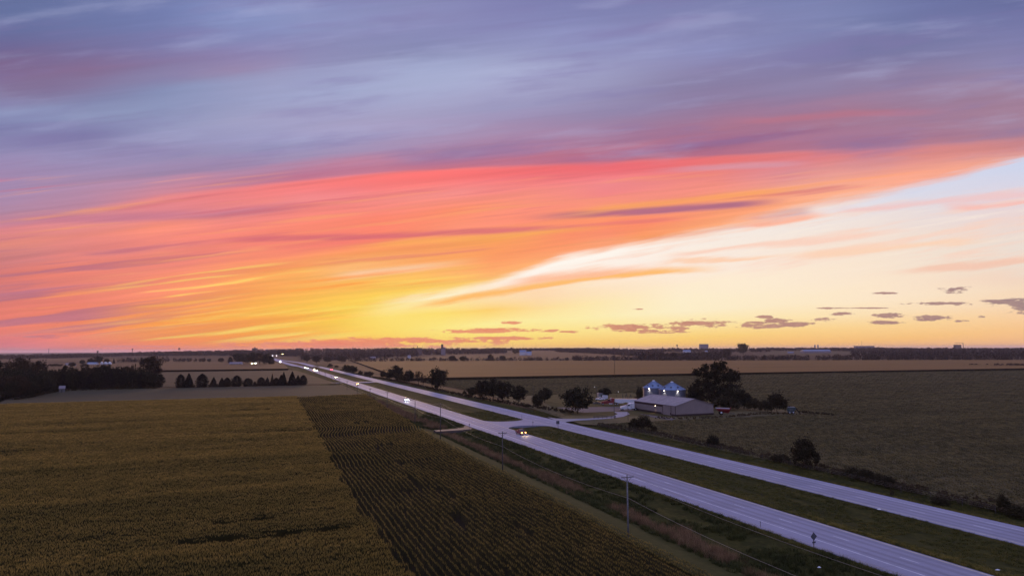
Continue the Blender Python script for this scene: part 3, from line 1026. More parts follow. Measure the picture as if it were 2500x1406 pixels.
def crown_pts(kind, seed, n):
    """Leaf centres of a crown one unit tall and one unit wide."""
    r = np.random.default_rng(seed)
    if kind in ('round', 'oval', 'shrub', 'thin'):
        zc, rz = {'round': (.58, .42), 'oval': (.55, .45), 'shrub': (.36, .62), 'thin': (.62, .38)}[kind]
        nc = {'round': 62, 'oval': 60, 'shrub': 60, 'thin': 34}[kind]
        d = r.normal(size=(nc, 3))
        d /= np.linalg.norm(d, axis=1)[:, None]
        if kind == 'shrub':
            d[:, 2] = np.abs(d[:, 2]) * 1.05 - .42
        lob = r.normal(size=(7, 3))
        lob /= np.linalg.norm(lob, axis=1)[:, None]
        la = r.uniform(-.3, .28, 7)
        rad = 1 + np.clip(np.sum(np.maximum(0, d @ lob.T) ** 4 * la, axis=1), -.4, .25)
        rr = r.uniform(.12, 1, nc) ** .42 * rad * .86
        c = d * rr[:, None] * np.array([.5, .5, rz]) + np.array([0, 0, zc])
        sig = np.array([.070, .070, .058]) * (1.0 if kind != 'thin' else .85)
        k = r.integers(0, nc, n)
        w = r.uniform(.5, 1.25, nc)[k]
        p = c[k] + r.normal(size=(n, 3)) * sig * w[:, None]
        if kind == 'shrub':
            p[:, 2] = np.maximum(p[:, 2], .01)
        return p
    if kind in ('cone', 'cedar'):
        z = r.uniform(0, 1, n) ** (1.35 if kind == 'cone' else 1.1)
        prof = (1 - z) ** .85 * .5 if kind == 'cone' else .5 * np.sqrt(np.clip(1 - (z * 1.02) ** 2.3, 0, 1)) * (.72 + .28 * np.minimum(1, z * 3))
        ph = r.uniform(0, 2 * PI, n)
        lay = .80 + .26 * np.sin(z * 46 + ph * 1.0 + 2 * np.sin(ph * 3)) * r.uniform(.3, 1, n)
        k = r.uniform(.25, 1, n) ** .5
        rad = prof * lay * k
        return np.stack([np.cos(ph) * rad, np.sin(ph) * rad, .03 + .97 * z - .03 * k + r.normal(size=n) * .008], axis=1)
    if kind == 'cotton':                                   # the old tree beside the shed: open lobes on long limbs
        lobes = [(-.06, 0, .80, .17, .16, 16), (.10, .05, .86, .15, .13, 13), (-.26, 0, .74, .12, .12, 8), (.30, 0, .72, .15, .13, 13), (.43, .04, .66, .10, .08, 6),
                 (.22, -.08, .56, .17, .13, 12), (.40, 0, .45, .13, .045, 5), (-.02, .05, .58, .20, .15, 16), (-.24, 0, .46, .20, .15, 15), (-.38, .05, .33, .16, .14, 13),
                 (-.20, -.1, .26, .22, .16, 16), (.02, 0, .33, .24, .18, 18), (.22, .05, .24, .20, .15, 13), (-.42, 0, .18, .13, .12, 8), (.36, 0, .62, .08, .05, 3), (.2, 0, .95, .05, .06, 3)]
        c = []
        for x, y, z, rx, rz, k in lobes:
            for _ in range(k):
                d = r.normal(size=3)
                d /= np.linalg.norm(d)
                c.append(np.array([x, y, z]) + d * np.array([rx, rx, rz]) * r.uniform(.2, 1) ** .45)
        c = np.array(c)
        k = r.integers(0, len(c), n)
        return c[k] + r.normal(size=(n, 3)) * np.array([.031, .031, .025]) * r.uniform(.6, 1.5, len(c))[k][:, None]


def crown_norm(p):
    """Stretch a crown so that it really is one unit tall and wide."""
    p = p.copy()
    p[:, 2] *= 1.0 / np.percentile(p[:, 2], 99.3)
    r = np.hypot(p[:, 0], p[:, 1])
    p[:, :2] *= .5 / np.percentile(r, 97.5)
    return p


def trunk_mesh(name, seed, top=.55, r0=.028, limbs=7):
    r = random.Random(seed)
    mb = MB()
    p = Vector((0, 0, -.03))
    rad = r0
    for k in range(5):
        q = p + Vector((r.uniform(-.02, .02), r.uniform(-.02, .02), top / 5))
        mb.tube(p, q, rad, rad * .82, 7)
        if k >= 1:
            for _ in range(limbs // 4 + 1):
                a = r.uniform(0, 2 * PI)
                L = r.uniform(.22, .34)
                e = q + Vector((math.cos(a) * L, math.sin(a) * L, L * r.uniform(.5, 1.0)))
                mid = q.lerp(e, .5) + Vector((0, 0, .03))
                mb.tube(q, mid, rad * .55, rad * .35, 5)
                mb.tube(mid, e, rad * .35, rad * .1, 5)
        p, rad = q, rad * .82
    mb.tube(p, p + Vector((0, 0, top * .5)), rad, rad * .2, 6)
    return mesh_data(name, mb.v, mb.f, M['bark'])


PROTO = {}
for kind, nleaf, sz, mat in (('round', 4200, .033, 'leaf'), ('oval', 4200, .032, 'leaf'), ('thin', 1500, .026, 'leafwarm'), ('shrub', 3800, .034, 'shrub'),
                             ('cone', 3200, .034, 'needle'), ('cedar', 3200, .032, 'needle'), ('cotton', 12500, .0175, 'leaf')):
    PROTO[kind] = []
    for k in range(1 if kind == 'cotton' else 3):
        cr = leaves_to_mesh('crown', crown_pts(kind, 31 + k * 7, nleaf) if kind in ('cotton', 'cone', 'cedar') else crown_norm(crown_pts(kind, 31 + k * 7, nleaf)), .9, sz, M[mat], 5 + k)
        tr = trunk_mesh('trunk', 3 + k, .18 if kind in ('cone', 'cedar') else (.3 if kind == 'shrub' else .5), .016 if kind == 'shrub' else .028)
        PROTO[kind].append((cr, tr))
PROTO['warm'] = []
for k in range(3):
    PROTO['warm'].append((leaves_to_mesh('crown', crown_norm(crown_pts('round', 91 + k * 5, 3800)), .9, .029, M['leafwarm'], 55 + k), PROTO['round'][k][1]))

_tn = [0]


def tree(name, px, yb, yt, wpx, kind, label, cat='tree', group=None, back=0.0):
    """Tree standing at photo pixel (px, yb), reaching up to row yt and wpx wide."""
    x, y = gp(px, yb)
    k = 1 + back / y
    x, y = x * k, y * k
    z = zg(x, y)
    h = (yb - yt) * y / F / math.cos(PITCH)
    if back:
        zr = ray(px, yt)
        h = H + zr[2] * (y / zr[1]) - z
    w = wpx * y / F
    _tn[0] += 1
    cr, tr = PROTO[kind][_tn[0] % len(PROTO[kind])]
    t = thing(name, label, cat, (x, y, z - .12), 0 if kind == 'cotton' else rng.uniform(0, 6.28), group)
    sc = (w * 1.06, w * 1.06, h * 1.03)
    link('crown', cr, t, scale=sc)
    link('trunk', tr, t, scale=(h, h, h))
    return t


def place(name, px, yb, yt, wpx, kind, label, cat='tree', group=None, **k):
    return tree(name, px, yb, yt, wpx, kind, label, cat, group, **k)


# --- grove on the left edge
GG = 'trees of the dark grove at the left edge'
tree('broadleaf_tree', 42, 962, 877, 62, 'warm', 'tallest round brown crown rising from the grove at the left edge', group=GG, back=70)
tree('broadleaf_tree', 86, 955, 884, 44, 'warm', 'round brown tree just right of the tallest crown in the grove', group=GG, back=60)
tree('broadleaf_tree', 366, 941, 872, 52, 'warm', 'tall broad tree standing above the right end of the grove', group=GG, back=35)
tree('broadleaf_tree', 12, 973, 922, 40, 'warm', 'brownish tree at the front left corner of the grove', group=GG)
tree('broadleaf_tree', 43, 974, 920, 46, 'warm', 'bushy tree in front of the tallest crown of the grove', group=GG)
tree('broadleaf_tree', 84, 966, 918, 48, 'oval', 'dull green tree left of the small wooden shed', group=GG)
tree('small_tree', 122, 958, 930, 26, 'oval', 'low tree touching the left side of the small wooden shed', group=GG)
tree('cedar_tree', 207, 951, 922, 18, 'cedar', 'pale pointed evergreen in front of the dark grove wall', group=GG)
tree('broadleaf_tree', 382, 947, 914, 34, 'round', 'dark tree closing the right end of the grove', group=GG)
tree('broadleaf_tree', 155, 952, 896, 30, 'round', 'dark round top poking above the grove behind the shed', group=GG, back=12)
tree('broadleaf_tree', 253, 950, 893, 40, 'round', 'broad dark crown at the middle of the grove skyline', group=GG, back=14)
tree('broadleaf_tree', 325, 947, 890, 14, 'thin', 'thin spire above the grove left of its tall end tree', group=GG, back=14)
mass = 'one of the dark close-set trees making up the grove wall'
for x, yb, yt, w, kind, bk in ((-8, 958, 888, 52, 'round', 40), (18, 968, 903, 48, 'round', 20), (60, 964, 905, 50, 'round', 20), (100, 958, 908, 40, 'oval', 14),
                               (118, 956, 905, 34, 'round', 18), (134, 954, 906, 30, 'round', 8), (150, 953, 912, 26, 'cedar', 4), (170, 952, 902, 30, 'oval', 4), (176, 952, 900, 28, 'round', 16), (190, 951, 908, 26, 'cedar', 3),
                               (196, 951, 899, 32, 'oval', 12), (218, 950, 897, 36, 'warm', 14), (222, 950, 912, 28, 'cedar', 3), (236, 950, 900, 30, 'oval', 5), (252, 949, 908, 26, 'cedar', 2),
                               (268, 949, 905, 28, 'cedar', 3), (276, 949, 900, 32, 'round', 10), (290, 949, 898, 34, 'round', 8), (300, 948, 908, 26, 'cedar', 2), (312, 948, 896, 34, 'warm', 10),
                               (322, 948, 908, 26, 'round', 3), (338, 948, 900, 32, 'round', 8), (344, 948, 910, 26, 'cedar', 2), (360, 948, 908, 30, 'round', 4), (30, 975, 935, 36, 'round', 0), (66, 970, 932, 40, 'round', 2), (104, 962, 928, 34, 'round', 2)):
    tree('grove_tree', x, yb, yt, w, kind, mass, group='close-set trees of the grove wall', back=bk)

# --- row of evergreens across the left fields
EV = 'row of dark evergreens across the left fields'
ev = [(440, 914, 24, 'cedar', 'leftmost pointed evergreen of the row'), (460, 912, 28, 'cone', 'ragged wide evergreen second from the left end of the row'),
      (493, 913, 30, 'cedar', 'broad rounded evergreen after the first gap in the row'), (521, 921, 22, 'cone', 'lower pointed evergreen beside the broad rounded one'),
      (541, 922, 20, 'cone', 'narrow evergreen just left of a slightly wider twin'), (554, 922, 20, 'cedar', 'wider twin evergreen before the lone dome in the row'),
      (577, 917, 28, 'cedar', 'lone dome shaped evergreen near the middle of the row'), (605, 923, 26, 'cedar', 'squat dome evergreen right of the lone taller dome'),
      (622, 930, 12, 'cone', 'smallest evergreen of the row in the gap'), (637, 921, 22, 'cedar', 'round topped evergreen right of the smallest one'),
      (652, 921, 18, 'cone', 'slim evergreen left of the thin spire'), (664, 913, 11, 'cone', 'thin spire sticking up in the right half of the row'),
      (674, 922, 18, 'cedar', 'low evergreen at the foot of the tallest cone'), (686, 915, 24, 'cone', 'shoulder evergreen joined to the tall sharp cone'),
      (692, 909, 20, 'cone', 'tall sharp cone left of the final clump'), (713, 908, 26, 'cone', 'tallest cone starting the final clump of evergreens'),
      (727, 916, 20, 'cone', 'lower cone inside the final clump of evergreens'), (740, 916, 20, 'cedar', 'last rounded evergreen at the right end of the row')]
for i, (x, yt, w, kind, lab) in enumerate(ev):
    yb = 946.5 - 8.0 * (x - 430) / 315
    tree('evergreen_tree', x, yb, yt, w * 1.15, kind, lab, group=EV)

# --- trees along the right side of the highway, from far to near
RT = 'trees along the right side of the highway'
rt = [('roadside_bush', 806, 896, 888, 13, 'shrub', 'round bush beside the far carriageway nearest the woods', 'bush'),
      ('roadside_bush', 821, 898, 892, 10, 'shrub', 'small bush just right of the round roadside bush', 'bush'),
      ('roadside_tree', 846, 910, 892, 22, 'round', 'left crown of the paired trees near the distant car tail lights', 'tree'),
      ('roadside_tree', 860, 912, 894, 26, 'round', 'right crown of the paired trees near the distant tail lights', 'tree'),
      ('roadside_tree', 880, 915, 904, 11, 'oval', 'small tree just right of the paired trees', 'tree'),
      ('roadside_tree', 893, 917, 907, 10, 'round', 'small tree left of the thicker small roadside tree', 'tree'),
      ('roadside_tree', 904, 919, 906, 16, 'round', 'thicker small roadside tree before the gap', 'tree'),
      ('roadside_tree', 935, 923, 905, 13, 'oval', 'narrow tree at the left edge of the middle roadside clump', 'tree'),
      ('roadside_tree', 951, 926, 909, 22, 'round', 'low tree between narrow and tall ones in the middle clump', 'tree'),
      ('roadside_tree', 967, 929, 895, 38, 'round', 'tallest tree of the middle roadside clump', 'tree'),
      ('roadside_tree', 978, 932, 914, 20, 'shrub', 'bush at the foot of the tallest middle clump tree', 'bush'),
      ('roadside_tree', 999, 935, 906, 26, 'round', 'dark tree ending the middle roadside clump', 'tree'),
      ('roadside_tree', 1022, 937, 907, 22, 'thin', 'sparse see through tree left of the big lone roadside tree', 'tree'),
      ('roadside_tree', 1033, 942, 917, 20, 'thin', 'lower sparse tree touching the see through one', 'tree'),
      ('roadside_tree', 1068, 952, 903, 46, 'oval', 'big lone bushy tree beside the far carriageway', 'tree'),
      ('roadside_bush', 1134, 963, 954, 11, 'shrub', 'little round bush before the large roadside clump', 'bush'),
      ('roadside_tree', 1153, 969, 947, 28, 'round', 'low left shoulder of the large roadside clump', 'tree'),
      ('roadside_tree', 1178, 974, 930, 40, 'oval', 'tall left tree of the large roadside clump', 'tree'),
      ('roadside_tree', 1203, 976, 929, 42, 'round', 'tall middle tree of the large roadside clump', 'tree'),
      ('roadside_tree', 1228, 981, 934, 40, 'round', 'tall right tree of the large roadside clump', 'tree'),
      ('roadside_tree', 1265, 985, 944, 38, 'round', 'tree with a clear trunk right of the large clump', 'tree'),
      ('roadside_tree', 1330, 983, 949, 34, 'round', 'upper leaning half of the tree by the lone field pole', 'tree'),
      ('roadside_tree', 1313, 997, 962, 27, 'oval', 'lower left half of the leaning tree by the field pole', 'tree'),
      ('roadside_tree', 1411, 1010, 951, 70, 'round', 'big round dark tree left of the parked red semi truck', 'tree')]
for n, x, yb, yt, w, kind, lab, cat in rt:
    tree(n, x, yb, yt, w, kind, lab, cat, RT)

# --- farmyard and fence-line trees and bushes
FT = 'trees and bushes round the farmyard'
tree('yard_tree', 1477, 971, 948, 29, 'round', 'dark tree behind the small grey shed and white pickup', group=FT)
tree('yard_tree', 1562, 977, 946, 18, 'oval', 'dark tree against the left side of the grain bins', group=FT)
tree('yard_bush', 1558, 985, 968, 24, 'shrub', 'low bush below the tree left of the grain bins', 'bush', FT)
tree('cottonwood_tree', 1744, 1000, 885, 116, 'cotton', 'tall open cottonwood behind the metal shed', group=FT, back=18)
tree('yard_tree', 1700, 998, 950, 40, 'shrub', 'dense bush between the grain bins and the tall cottonwood', 'bush', FT, back=16)
tree('yard_tree', 1790, 1000, 946, 46, 'round', 'dark tree leaning on the right side of the tall cottonwood', group=FT, back=6)
tree('yard_tree', 1816, 1000, 954, 36, 'oval', 'rounded tree at the right end of the cottonwood thicket', group=FT, back=4)
tree('yard_bush', 1772, 1003, 968, 66, 'shrub', 'wide dark bush behind the red grain cart', 'bush', FT, back=4)
tree('yard_bush', 1842, 1002, 974, 38, 'shrub', 'yellowish low bush right of the cottonwood thicket', 'bush', FT)
tree('yard_bush', 1868, 1005, 978, 32, 'shrub', 'low bush between the yellowish one and the lone bushy tree', 'bush', FT)
tree('yard_tree', 1897, 1008, 962, 54, 'shrub', 'bushy tree standing over the black harvesting machine', group=FT)
FL = 'bushes along the right of way fence'
tree('fence_bush', 1571, 1050, 1016, 40, 'shrub', 'round bush by the drive in front of the metal shed', 'bush', FL)
tree('fence_bush', 1549, 1046, 1022, 26, 'shrub', 'scrubby bush left of the round bush by the drive', 'bush', FL)
tree('fence_bush', 1598, 1054, 1040, 14, 'shrub', 'small weed clump right of the round bush by the drive', 'bush', FL)
tree('fence_bush', 1741, 1090, 1064, 32, 'shrub', 'lone round bush on the fence line right of the shed', 'bush', FL)
tree('fence_bush', 1683, 1078, 1066, 8, 'thin', 'tiny sapling left of the lone round fence bush', 'bush', FL)
tree('fence_tree', 1968, 1142, 1074, 60, 'shrub', 'tall bushy tree alone on the right fence line', group=FL)
tree('fence_bush', 1905, 1127, 1108, 44, 'shrub', 'low dark brush just left of the tall fence line tree', 'bush', FL)
tree('fence_bush', 2082, 1163, 1141, 40, 'shrub', 'first bush of the dark hedge clump right of the fence tree', 'bush', FL)
tree('fence_bush', 2115, 1172, 1146, 46, 'shrub', 'widest bush of the dark hedge clump', 'bush', FL)
tree('fence_bush', 2148, 1180, 1157, 34, 'shrub', 'low bush sloping down in the dark hedge clump', 'bush', FL)
tree('fence_bush', 2170, 1187, 1163, 34, 'shrub', 'round bush ending the dark hedge clump', 'bush', FL)
tree('fence_bush', 2295, 1226, 1206, 40, 'shrub', 'flat weedy bush on the fence line right of the hedge', 'bush', FL)
tree('fence_bush', 2451, 1248, 1207, 28, 'shrub', 'ragged upright bush near the right edge', 'bush', FL)
tree('fence_bush', 2488, 1258, 1232, 50, 'shrub', 'low dark bush cut by the right edge', 'bush', FL)
tree('fence_bush', 2178, 1214, 1194, 10, 'thin', 'thin weed sapling below the hedge clump', 'bush', FL)

# --- farmsteads and far single trees on the left
FAR = 'far trees round the distant farms'
for n, x, yb, yt, w, kind, lab in (
        ('farm_tree', 200, 890, 879, 12, 'round', 'round tree left of the distant long white shed'),
        ('farm_tree', 222, 889, 875, 18, 'round', 'dark tree behind the distant long white shed'),
        ('farm_tree', 240, 888, 871, 20, 'round', 'tallest tree behind the distant long white shed'),
        ('farm_tree', 260, 887, 876, 13, 'round', 'tree behind the middle distant white bin'),
        ('farm_tree', 277.5, 887, 874, 7, 'cone', 'pointed evergreen right of the three distant white bins'),
        ('farm_bush', 135, 895, 888, 20, 'shrub', 'dark bush in the far hedge left of the distant farmhouse'),
        ('farm_tree', 176, 896, 885, 16, 'round', 'dark tree in front of the distant pale farmhouse'),
        ('farm_bush', 207, 895, 888, 20, 'shrub', 'dark bush right of the distant pale farmhouse'),
        ('farm_tree', 510, 884, 876, 9, 'round', 'lone round tree in the far left fields'),
        ('farm_tree', 539, 885, 874, 14, 'round', 'tree just left of the distant white row of houses'),
        ('farm_tree', 562, 888, 871, 14, 'cedar', 'dark tree over the left end of the white house row'),
        ('farm_tree', 580, 887, 864, 26, 'round', 'round tree behind the white house row'),
        ('farm_tree', 600, 889, 866, 22, 'round', 'tree over the right end of the white house row'),
        ('farm_tree', 617, 890, 862, 24, 'round', 'tree between the white house row and the lit yard'),
        ('farm_tree', 634, 891, 863, 24, 'warm', 'brownish tree above the lit far farmyard'),
        ('farm_tree', 650, 891, 866, 24, 'round', 'dark tree right of the lit far farmyard'),
        ('farm_tree', 662, 891, 868, 18, 'cedar', 'dark tree where the highway enters the woods'),
        ('woodside_tree', 749, 886, 868, 17, 'warm', 'pale rounded tree at the wood edge right of the far bend'),
        ('woodside_tree', 773, 888, 870, 22, 'warm', 'wide pale tree at the wood edge beside the highway'),
        ('woodside_tree', 800, 886, 872, 20, 'warm', 'low pale tree beyond the round roadside bush'),
        ('woodside_tree', 834, 884, 870, 20, 'round', 'dark tree at the corner of the far corn field'),
        ('hedge_tree', 1131, 883, 870, 18, 'round', 'dark round tree low in the field hedge below the far barn'),
        ('hedge_tree', 1197, 882, 866, 14, 'oval', 'slim tree standing above the field hedge left of the far barn'),
        ('hedge_tree', 1227, 882, 869, 15, 'round', 'roundish tree above the hedge just left of the far barn'),
        ('hedge_tree', 1104, 883, 869, 18, 'round', 'humped tree in the hedge below the pale elevator tower'),
        ('hedge_tree', 1776, 878, 853, 22, 'warm', 'tree towering above the hedge right of the tall cottonwood'),
        ('hedge_tree', 1815, 866, 840, 24, 'round', 'tallest dark tree breaking the skyline on the right'),
        ('barn_tree', 1260, 864, 853, 18, 'round', 'tree at the left side of the far white barn'),
        ('barn_tree', 1291, 862, 853, 12, 'round', 'tree behind the right end of the far white barn')):
    tree(n, x, yb, yt, w, kind, lab, 'bush' if 'bush' in n else 'tree', FAR)


# ------------------------------------------------------------------ far woods: each wood is one leafy mass
def wood(name, label, pts, dens, hgt, depth, seed, leaf=1.3, mat='woods', nl=44):
    """Woodland band: pts are photo (x, base y) along its front edge, deepened away from the camera."""
    r = np.random.default_rng(seed)
    more = {'forest': 9.0, 'hedgerow': 3.2, 'brush': 3.0}[name]
    cen = []
    g0 = [gp(*p) for p in pts]
    for i in range(len(g0) - 1):
        a, b = np.array(g0[i]), np.array(g0[i + 1])
        L = np.linalg.norm(b - a)
        n = max(2, int(L * dens * more))
        for _ in range(n):
            q = a + (b - a) * r.uniform()
            k = 1 + depth * r.uniform() ** 1.7 / np.linalg.norm(q)
            q = q * k
            h = hgt * r.uniform(.62, 1.12) * (1.22 if r.uniform() < .07 else 1)
            wd = h * r.uniform(.35, .55)
            z = relief(*q)
            d = r.normal(size=(nl, 3))
            d /= np.linalg.norm(d, axis=1)[:, None]
            d *= r.uniform(.35, 1, size=(nl, 1)) ** .5
            c = np.array([q[0], q[1], z + h * .53]) + d * np.array([wd, wd, h * .5])
            cen.append(c)
    cen = np.concatenate(cen)
    o = link(name, leaves_to_mesh(name, cen, .9, leaf, M[mat], seed))
    tag(o, label, 'woods', kind='stuff')
    return o


wood('forest', 'long dark wood along the far left horizon', [(-120, 874), (0, 877), (120, 875), (220, 872), (330, 868.5), (450, 868.5), (600, 868)], .11, 17, 1100, 1, 2.2)
wood('forest', 'wooded rise behind the bend of the highway', [(560, 869), (660, 868), (700, 869), (740, 870)], .11, 17, 1700, 2, 2.2)
wood('forest', 'broad brown wood right of the far bend of the highway', [(735, 880), (790, 880), (850, 877), (960, 872), (1020, 870)], .13, 18, 2300, 3, 2.2)
wood('forest', 'dark wood beneath the pale grain elevator on the horizon', [(960, 868), (1060, 866), (1130, 865), (1190, 864), (1235, 862)], .10, 17, 1500, 4, 2.4)
wood('forest', 'low far wood behind the white barn', [(1220, 856), (1330, 855.5), (1450, 856)], .05, 15, 900, 14, 3.0)
wood('forest', 'wood filling the rise right of the white barn', [(1355, 859), (1430, 862), (1500, 866), (1560, 870), (1620, 875)], .085, 16, 1300, 5, 2.2)
wood('forest', 'brown wood in the valley behind the farm', [(1560, 880), (1640, 879), (1700, 876), (1780, 872)], .10, 17, 500, 6, 2.0)
wood('forest', 'far wood under the long flat building on the skyline', [(1590, 858), (1700, 859), (1800, 859.5), (1880, 859)], .06, 14, 700, 7, 2.6)
wood('forest', 'far wood on the right horizon', [(1850, 856.5), (2000, 856), (2150, 859), (2350, 862), (2650, 862)], .075, 13, 1700, 8, 3.0)
wood('forest', 'dark river wood at the right edge beyond the corn', [(2080, 872), (2200, 873), (2350, 872), (2480, 872), (2640, 871)], .12, 16, 900, 9, 2.0)
wood('hedgerow', 'long hedge of trees along the back of the right corn field', [(830, 884), (920, 884), (1000, 883), (1150, 883), (1300, 882), (1420, 882)], .07, 11.5, 50, 10, 1.1, nl=54)
wood('hedgerow', 'thick tree belt along the back of the right corn field', [(1400, 882), (1560, 882), (1700, 881.5), (1900, 881), (2150, 880.5), (2400, 880), (2650, 880)], .13, 14, 120, 11, 1.3, nl=54)
wood('hedgerow', 'dark hedge on the far left fields behind the grove', [(287, 884), (340, 884), (400, 883.5), (500, 883)], .08, 12, 80, 12, 1.3)
wood('hedgerow', 'low scrub line before the distant farmhouse', [(68, 893.5), (110, 893.5), (158, 893)], .08, 4, 25, 13, .9)
wood('brush', 'low dark brush in the right corn field', [(2350, 894), (2400, 893.5), (2420, 894)], .14, 3.4, 14, 15, .7)
wood('brush', 'dark scrub along the right edge of the far corn', [(2425, 895), (2500, 895.5), (2640, 896)], .2, 5.0, 20, 16, .8)
wood('brush', 'dark weedy edge between bean field and far corn', [(1084, 929), (1300, 924.8), (1500, 921.4), (1800, 915), (2100, 909), (2500, 903.6)], .25, 1.9, 5, 17, .45, mat='shrub', nl=26)
wood('brush', 'rough brush below the trees right of the highway', [(830, 904), (880, 917), (940, 926), (1000, 938), (1070, 954), (1150, 972), (1240, 986), (1330, 1000), (1400, 1012)], .35, 1.4, 14, 18, .3, mat='rough', nl=30)
wood('brush', 'weedy fence line right of the far carriageway', [(1460, 1040), (1600, 1062), (1700, 1085), (1850, 1116), (1968, 1143), (2080, 1168), (2200, 1198), (2350, 1230), (2520, 1268)], 1.3, .95, 9, 19, .2, mat='rough', nl=30)
wood('brush', 'tall weeds along the front of the metal shed', [(1600, 1022), (1680, 1024), (1760, 1021), (1850, 1012), (1990, 1012)], .8, .7, 9, 20, .2, mat='rough', nl=26)
wood('brush', 'weedy tip running out into the bean field', [(1940, 1006), (1990, 1010), (2035, 1015)], .7, .9, 3, 21, .25, mat='shrub', nl=26)
wood('brush', 'dark undergrowth filling the foot of the grove', [(-40, 975), (30, 972), (80, 964), (120, 956), (160, 951.5), (260, 949), (392, 946.5)], .5, 4.2, 14, 23, .6, mat='leaf', nl=40)
wood('brush', 'weeds at the grove edge left of the wooden shed', [(30, 977), (70, 972), (110, 962), (150, 955), (260, 951), (385, 948)], .4, 1.6, 5, 22, .35, mat='shrub', nl=26)
# ------------------------------------------------------------------ standing corn and roadside grass (scattered plants)
def plant_mat(name, stops, transl=.3, near_tint=None):
    """Colour follows a broad patchiness of the field and the individual plant."""
    m, g = new_mat(name)
    n = g.noise(along(g, ROWANG, .012, .06), 1, 3, .6)
    r = rnd(g)
    t = g.add(g.mul(n, .55), g.mul(r, .45))
    colr = g.ramp(t, stops)
    if near_tint is not None:                                 # mixed towards a darker, greener tint at the near end of the field
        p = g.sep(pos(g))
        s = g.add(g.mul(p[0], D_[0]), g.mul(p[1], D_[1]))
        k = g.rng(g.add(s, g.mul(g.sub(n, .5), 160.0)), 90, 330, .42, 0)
        colr = g.mix(k, colr, near_tint)
    return finish(m, g, colr, .8, .15, transl=transl)


M['cornleaf'] = plant_mat('corn leaves', [(.25, (.018, .020, .004)), (.5, (.038, .035, .008)), (.72, (.072, .056, .014))], .4)
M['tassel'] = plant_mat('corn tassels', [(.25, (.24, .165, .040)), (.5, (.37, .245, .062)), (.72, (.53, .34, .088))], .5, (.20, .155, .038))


def quad_strip(vs, fs, p, width, side):
    o = len(vs)
    for i, q in enumerate(p):
        w = width * (1 - .85 * i / (len(p) - 1)) / 2
        vs.append(q + side * w)
        vs.append(q - side * w)
    for i in range(len(p) - 1):
        a = o + 2 * i
        fs.append((a, a + 1, a + 3, a + 2))


def corn_segment(seed, plants=11, length=2.0):
    """Two metres of one corn row: stalks, arching leaves, tassels."""
    r = random.Random(seed)
    vs, fs, mi = [], [], []
    for k in range(plants):
        x = -length / 2 + length * (k + .5) / plants + r.uniform(-.04, .04)
        y = r.uniform(-.06, .06)
        h = r.uniform(1.85, 2.25)
        base = Vector((x, y, -.1))
        top = Vector((x + r.uniform(-.06, .06), y + r.uniform(-.06, .06), h))
        n0 = len(fs)
        quad_strip(vs, fs, [base, top], .035, Vector((1, 0, 0)))
        for j in range(6):
            z = .55 + (h - .65) * j / 5 + r.uniform(-.08, .08)
            p0 = base.lerp(top, z / h)
            a = (j % 2) * PI + r.uniform(-.9, .9) + k
            L = r.uniform(.5, .75)
            d = Vector((math.cos(a), math.sin(a), 0))
            quad_strip(vs, fs, [p0, p0 + d * L * .45 + Vector((0, 0, .22)), p0 + d * L + Vector((0, 0, r.uniform(-.25, .02)))], .085, Vector((-d.y, d.x, 0)))
        mi += [0] * (len(fs) - n0)
        n0 = len(fs)
        for j in range(7):
            a = r.uniform(0, 6.28)
            d = Vector((math.cos(a), math.sin(a), 0)) * r.uniform(.05, .16)
            quad_strip(vs, fs, [top - Vector((0, 0, .08)), top + d + Vector((0, 0, r.uniform(.16, .34)))], .05, Vector((-d.y, d.x, 0)).normalized() if d.length else Vector((1, 0, 0)))
        mi += [1] * (len(fs) - n0)
    me = mesh_data('corn plants', vs, fs, M['cornleaf'])
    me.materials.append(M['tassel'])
    me.polygons.foreach_set('material_index', mi)
    return me


def tuft_mesh(seed, mat, blades, h, spread, lean=.5, wid=.05):
    r = random.Random(seed)
    vs, fs = [], []
    for _ in range(blades):
        a = r.uniform(0, 6.28)
        b = Vector((r.uniform(-1, 1) * spread, r.uniform(-1, 1) * spread, -.05))
        d = Vector((math.cos(a), math.sin(a), 0))
        L = h * r.uniform(.5, 1.15)
        quad_strip(vs, fs, [b, b + d * L * lean * .35 + Vector((0, 0, L * .6)), b + d * L * lean + Vector((0, 0, L))], wid, Vector((-d.y, d.x, 0)))
    return mesh_data('grass tuft', vs, fs, mat)


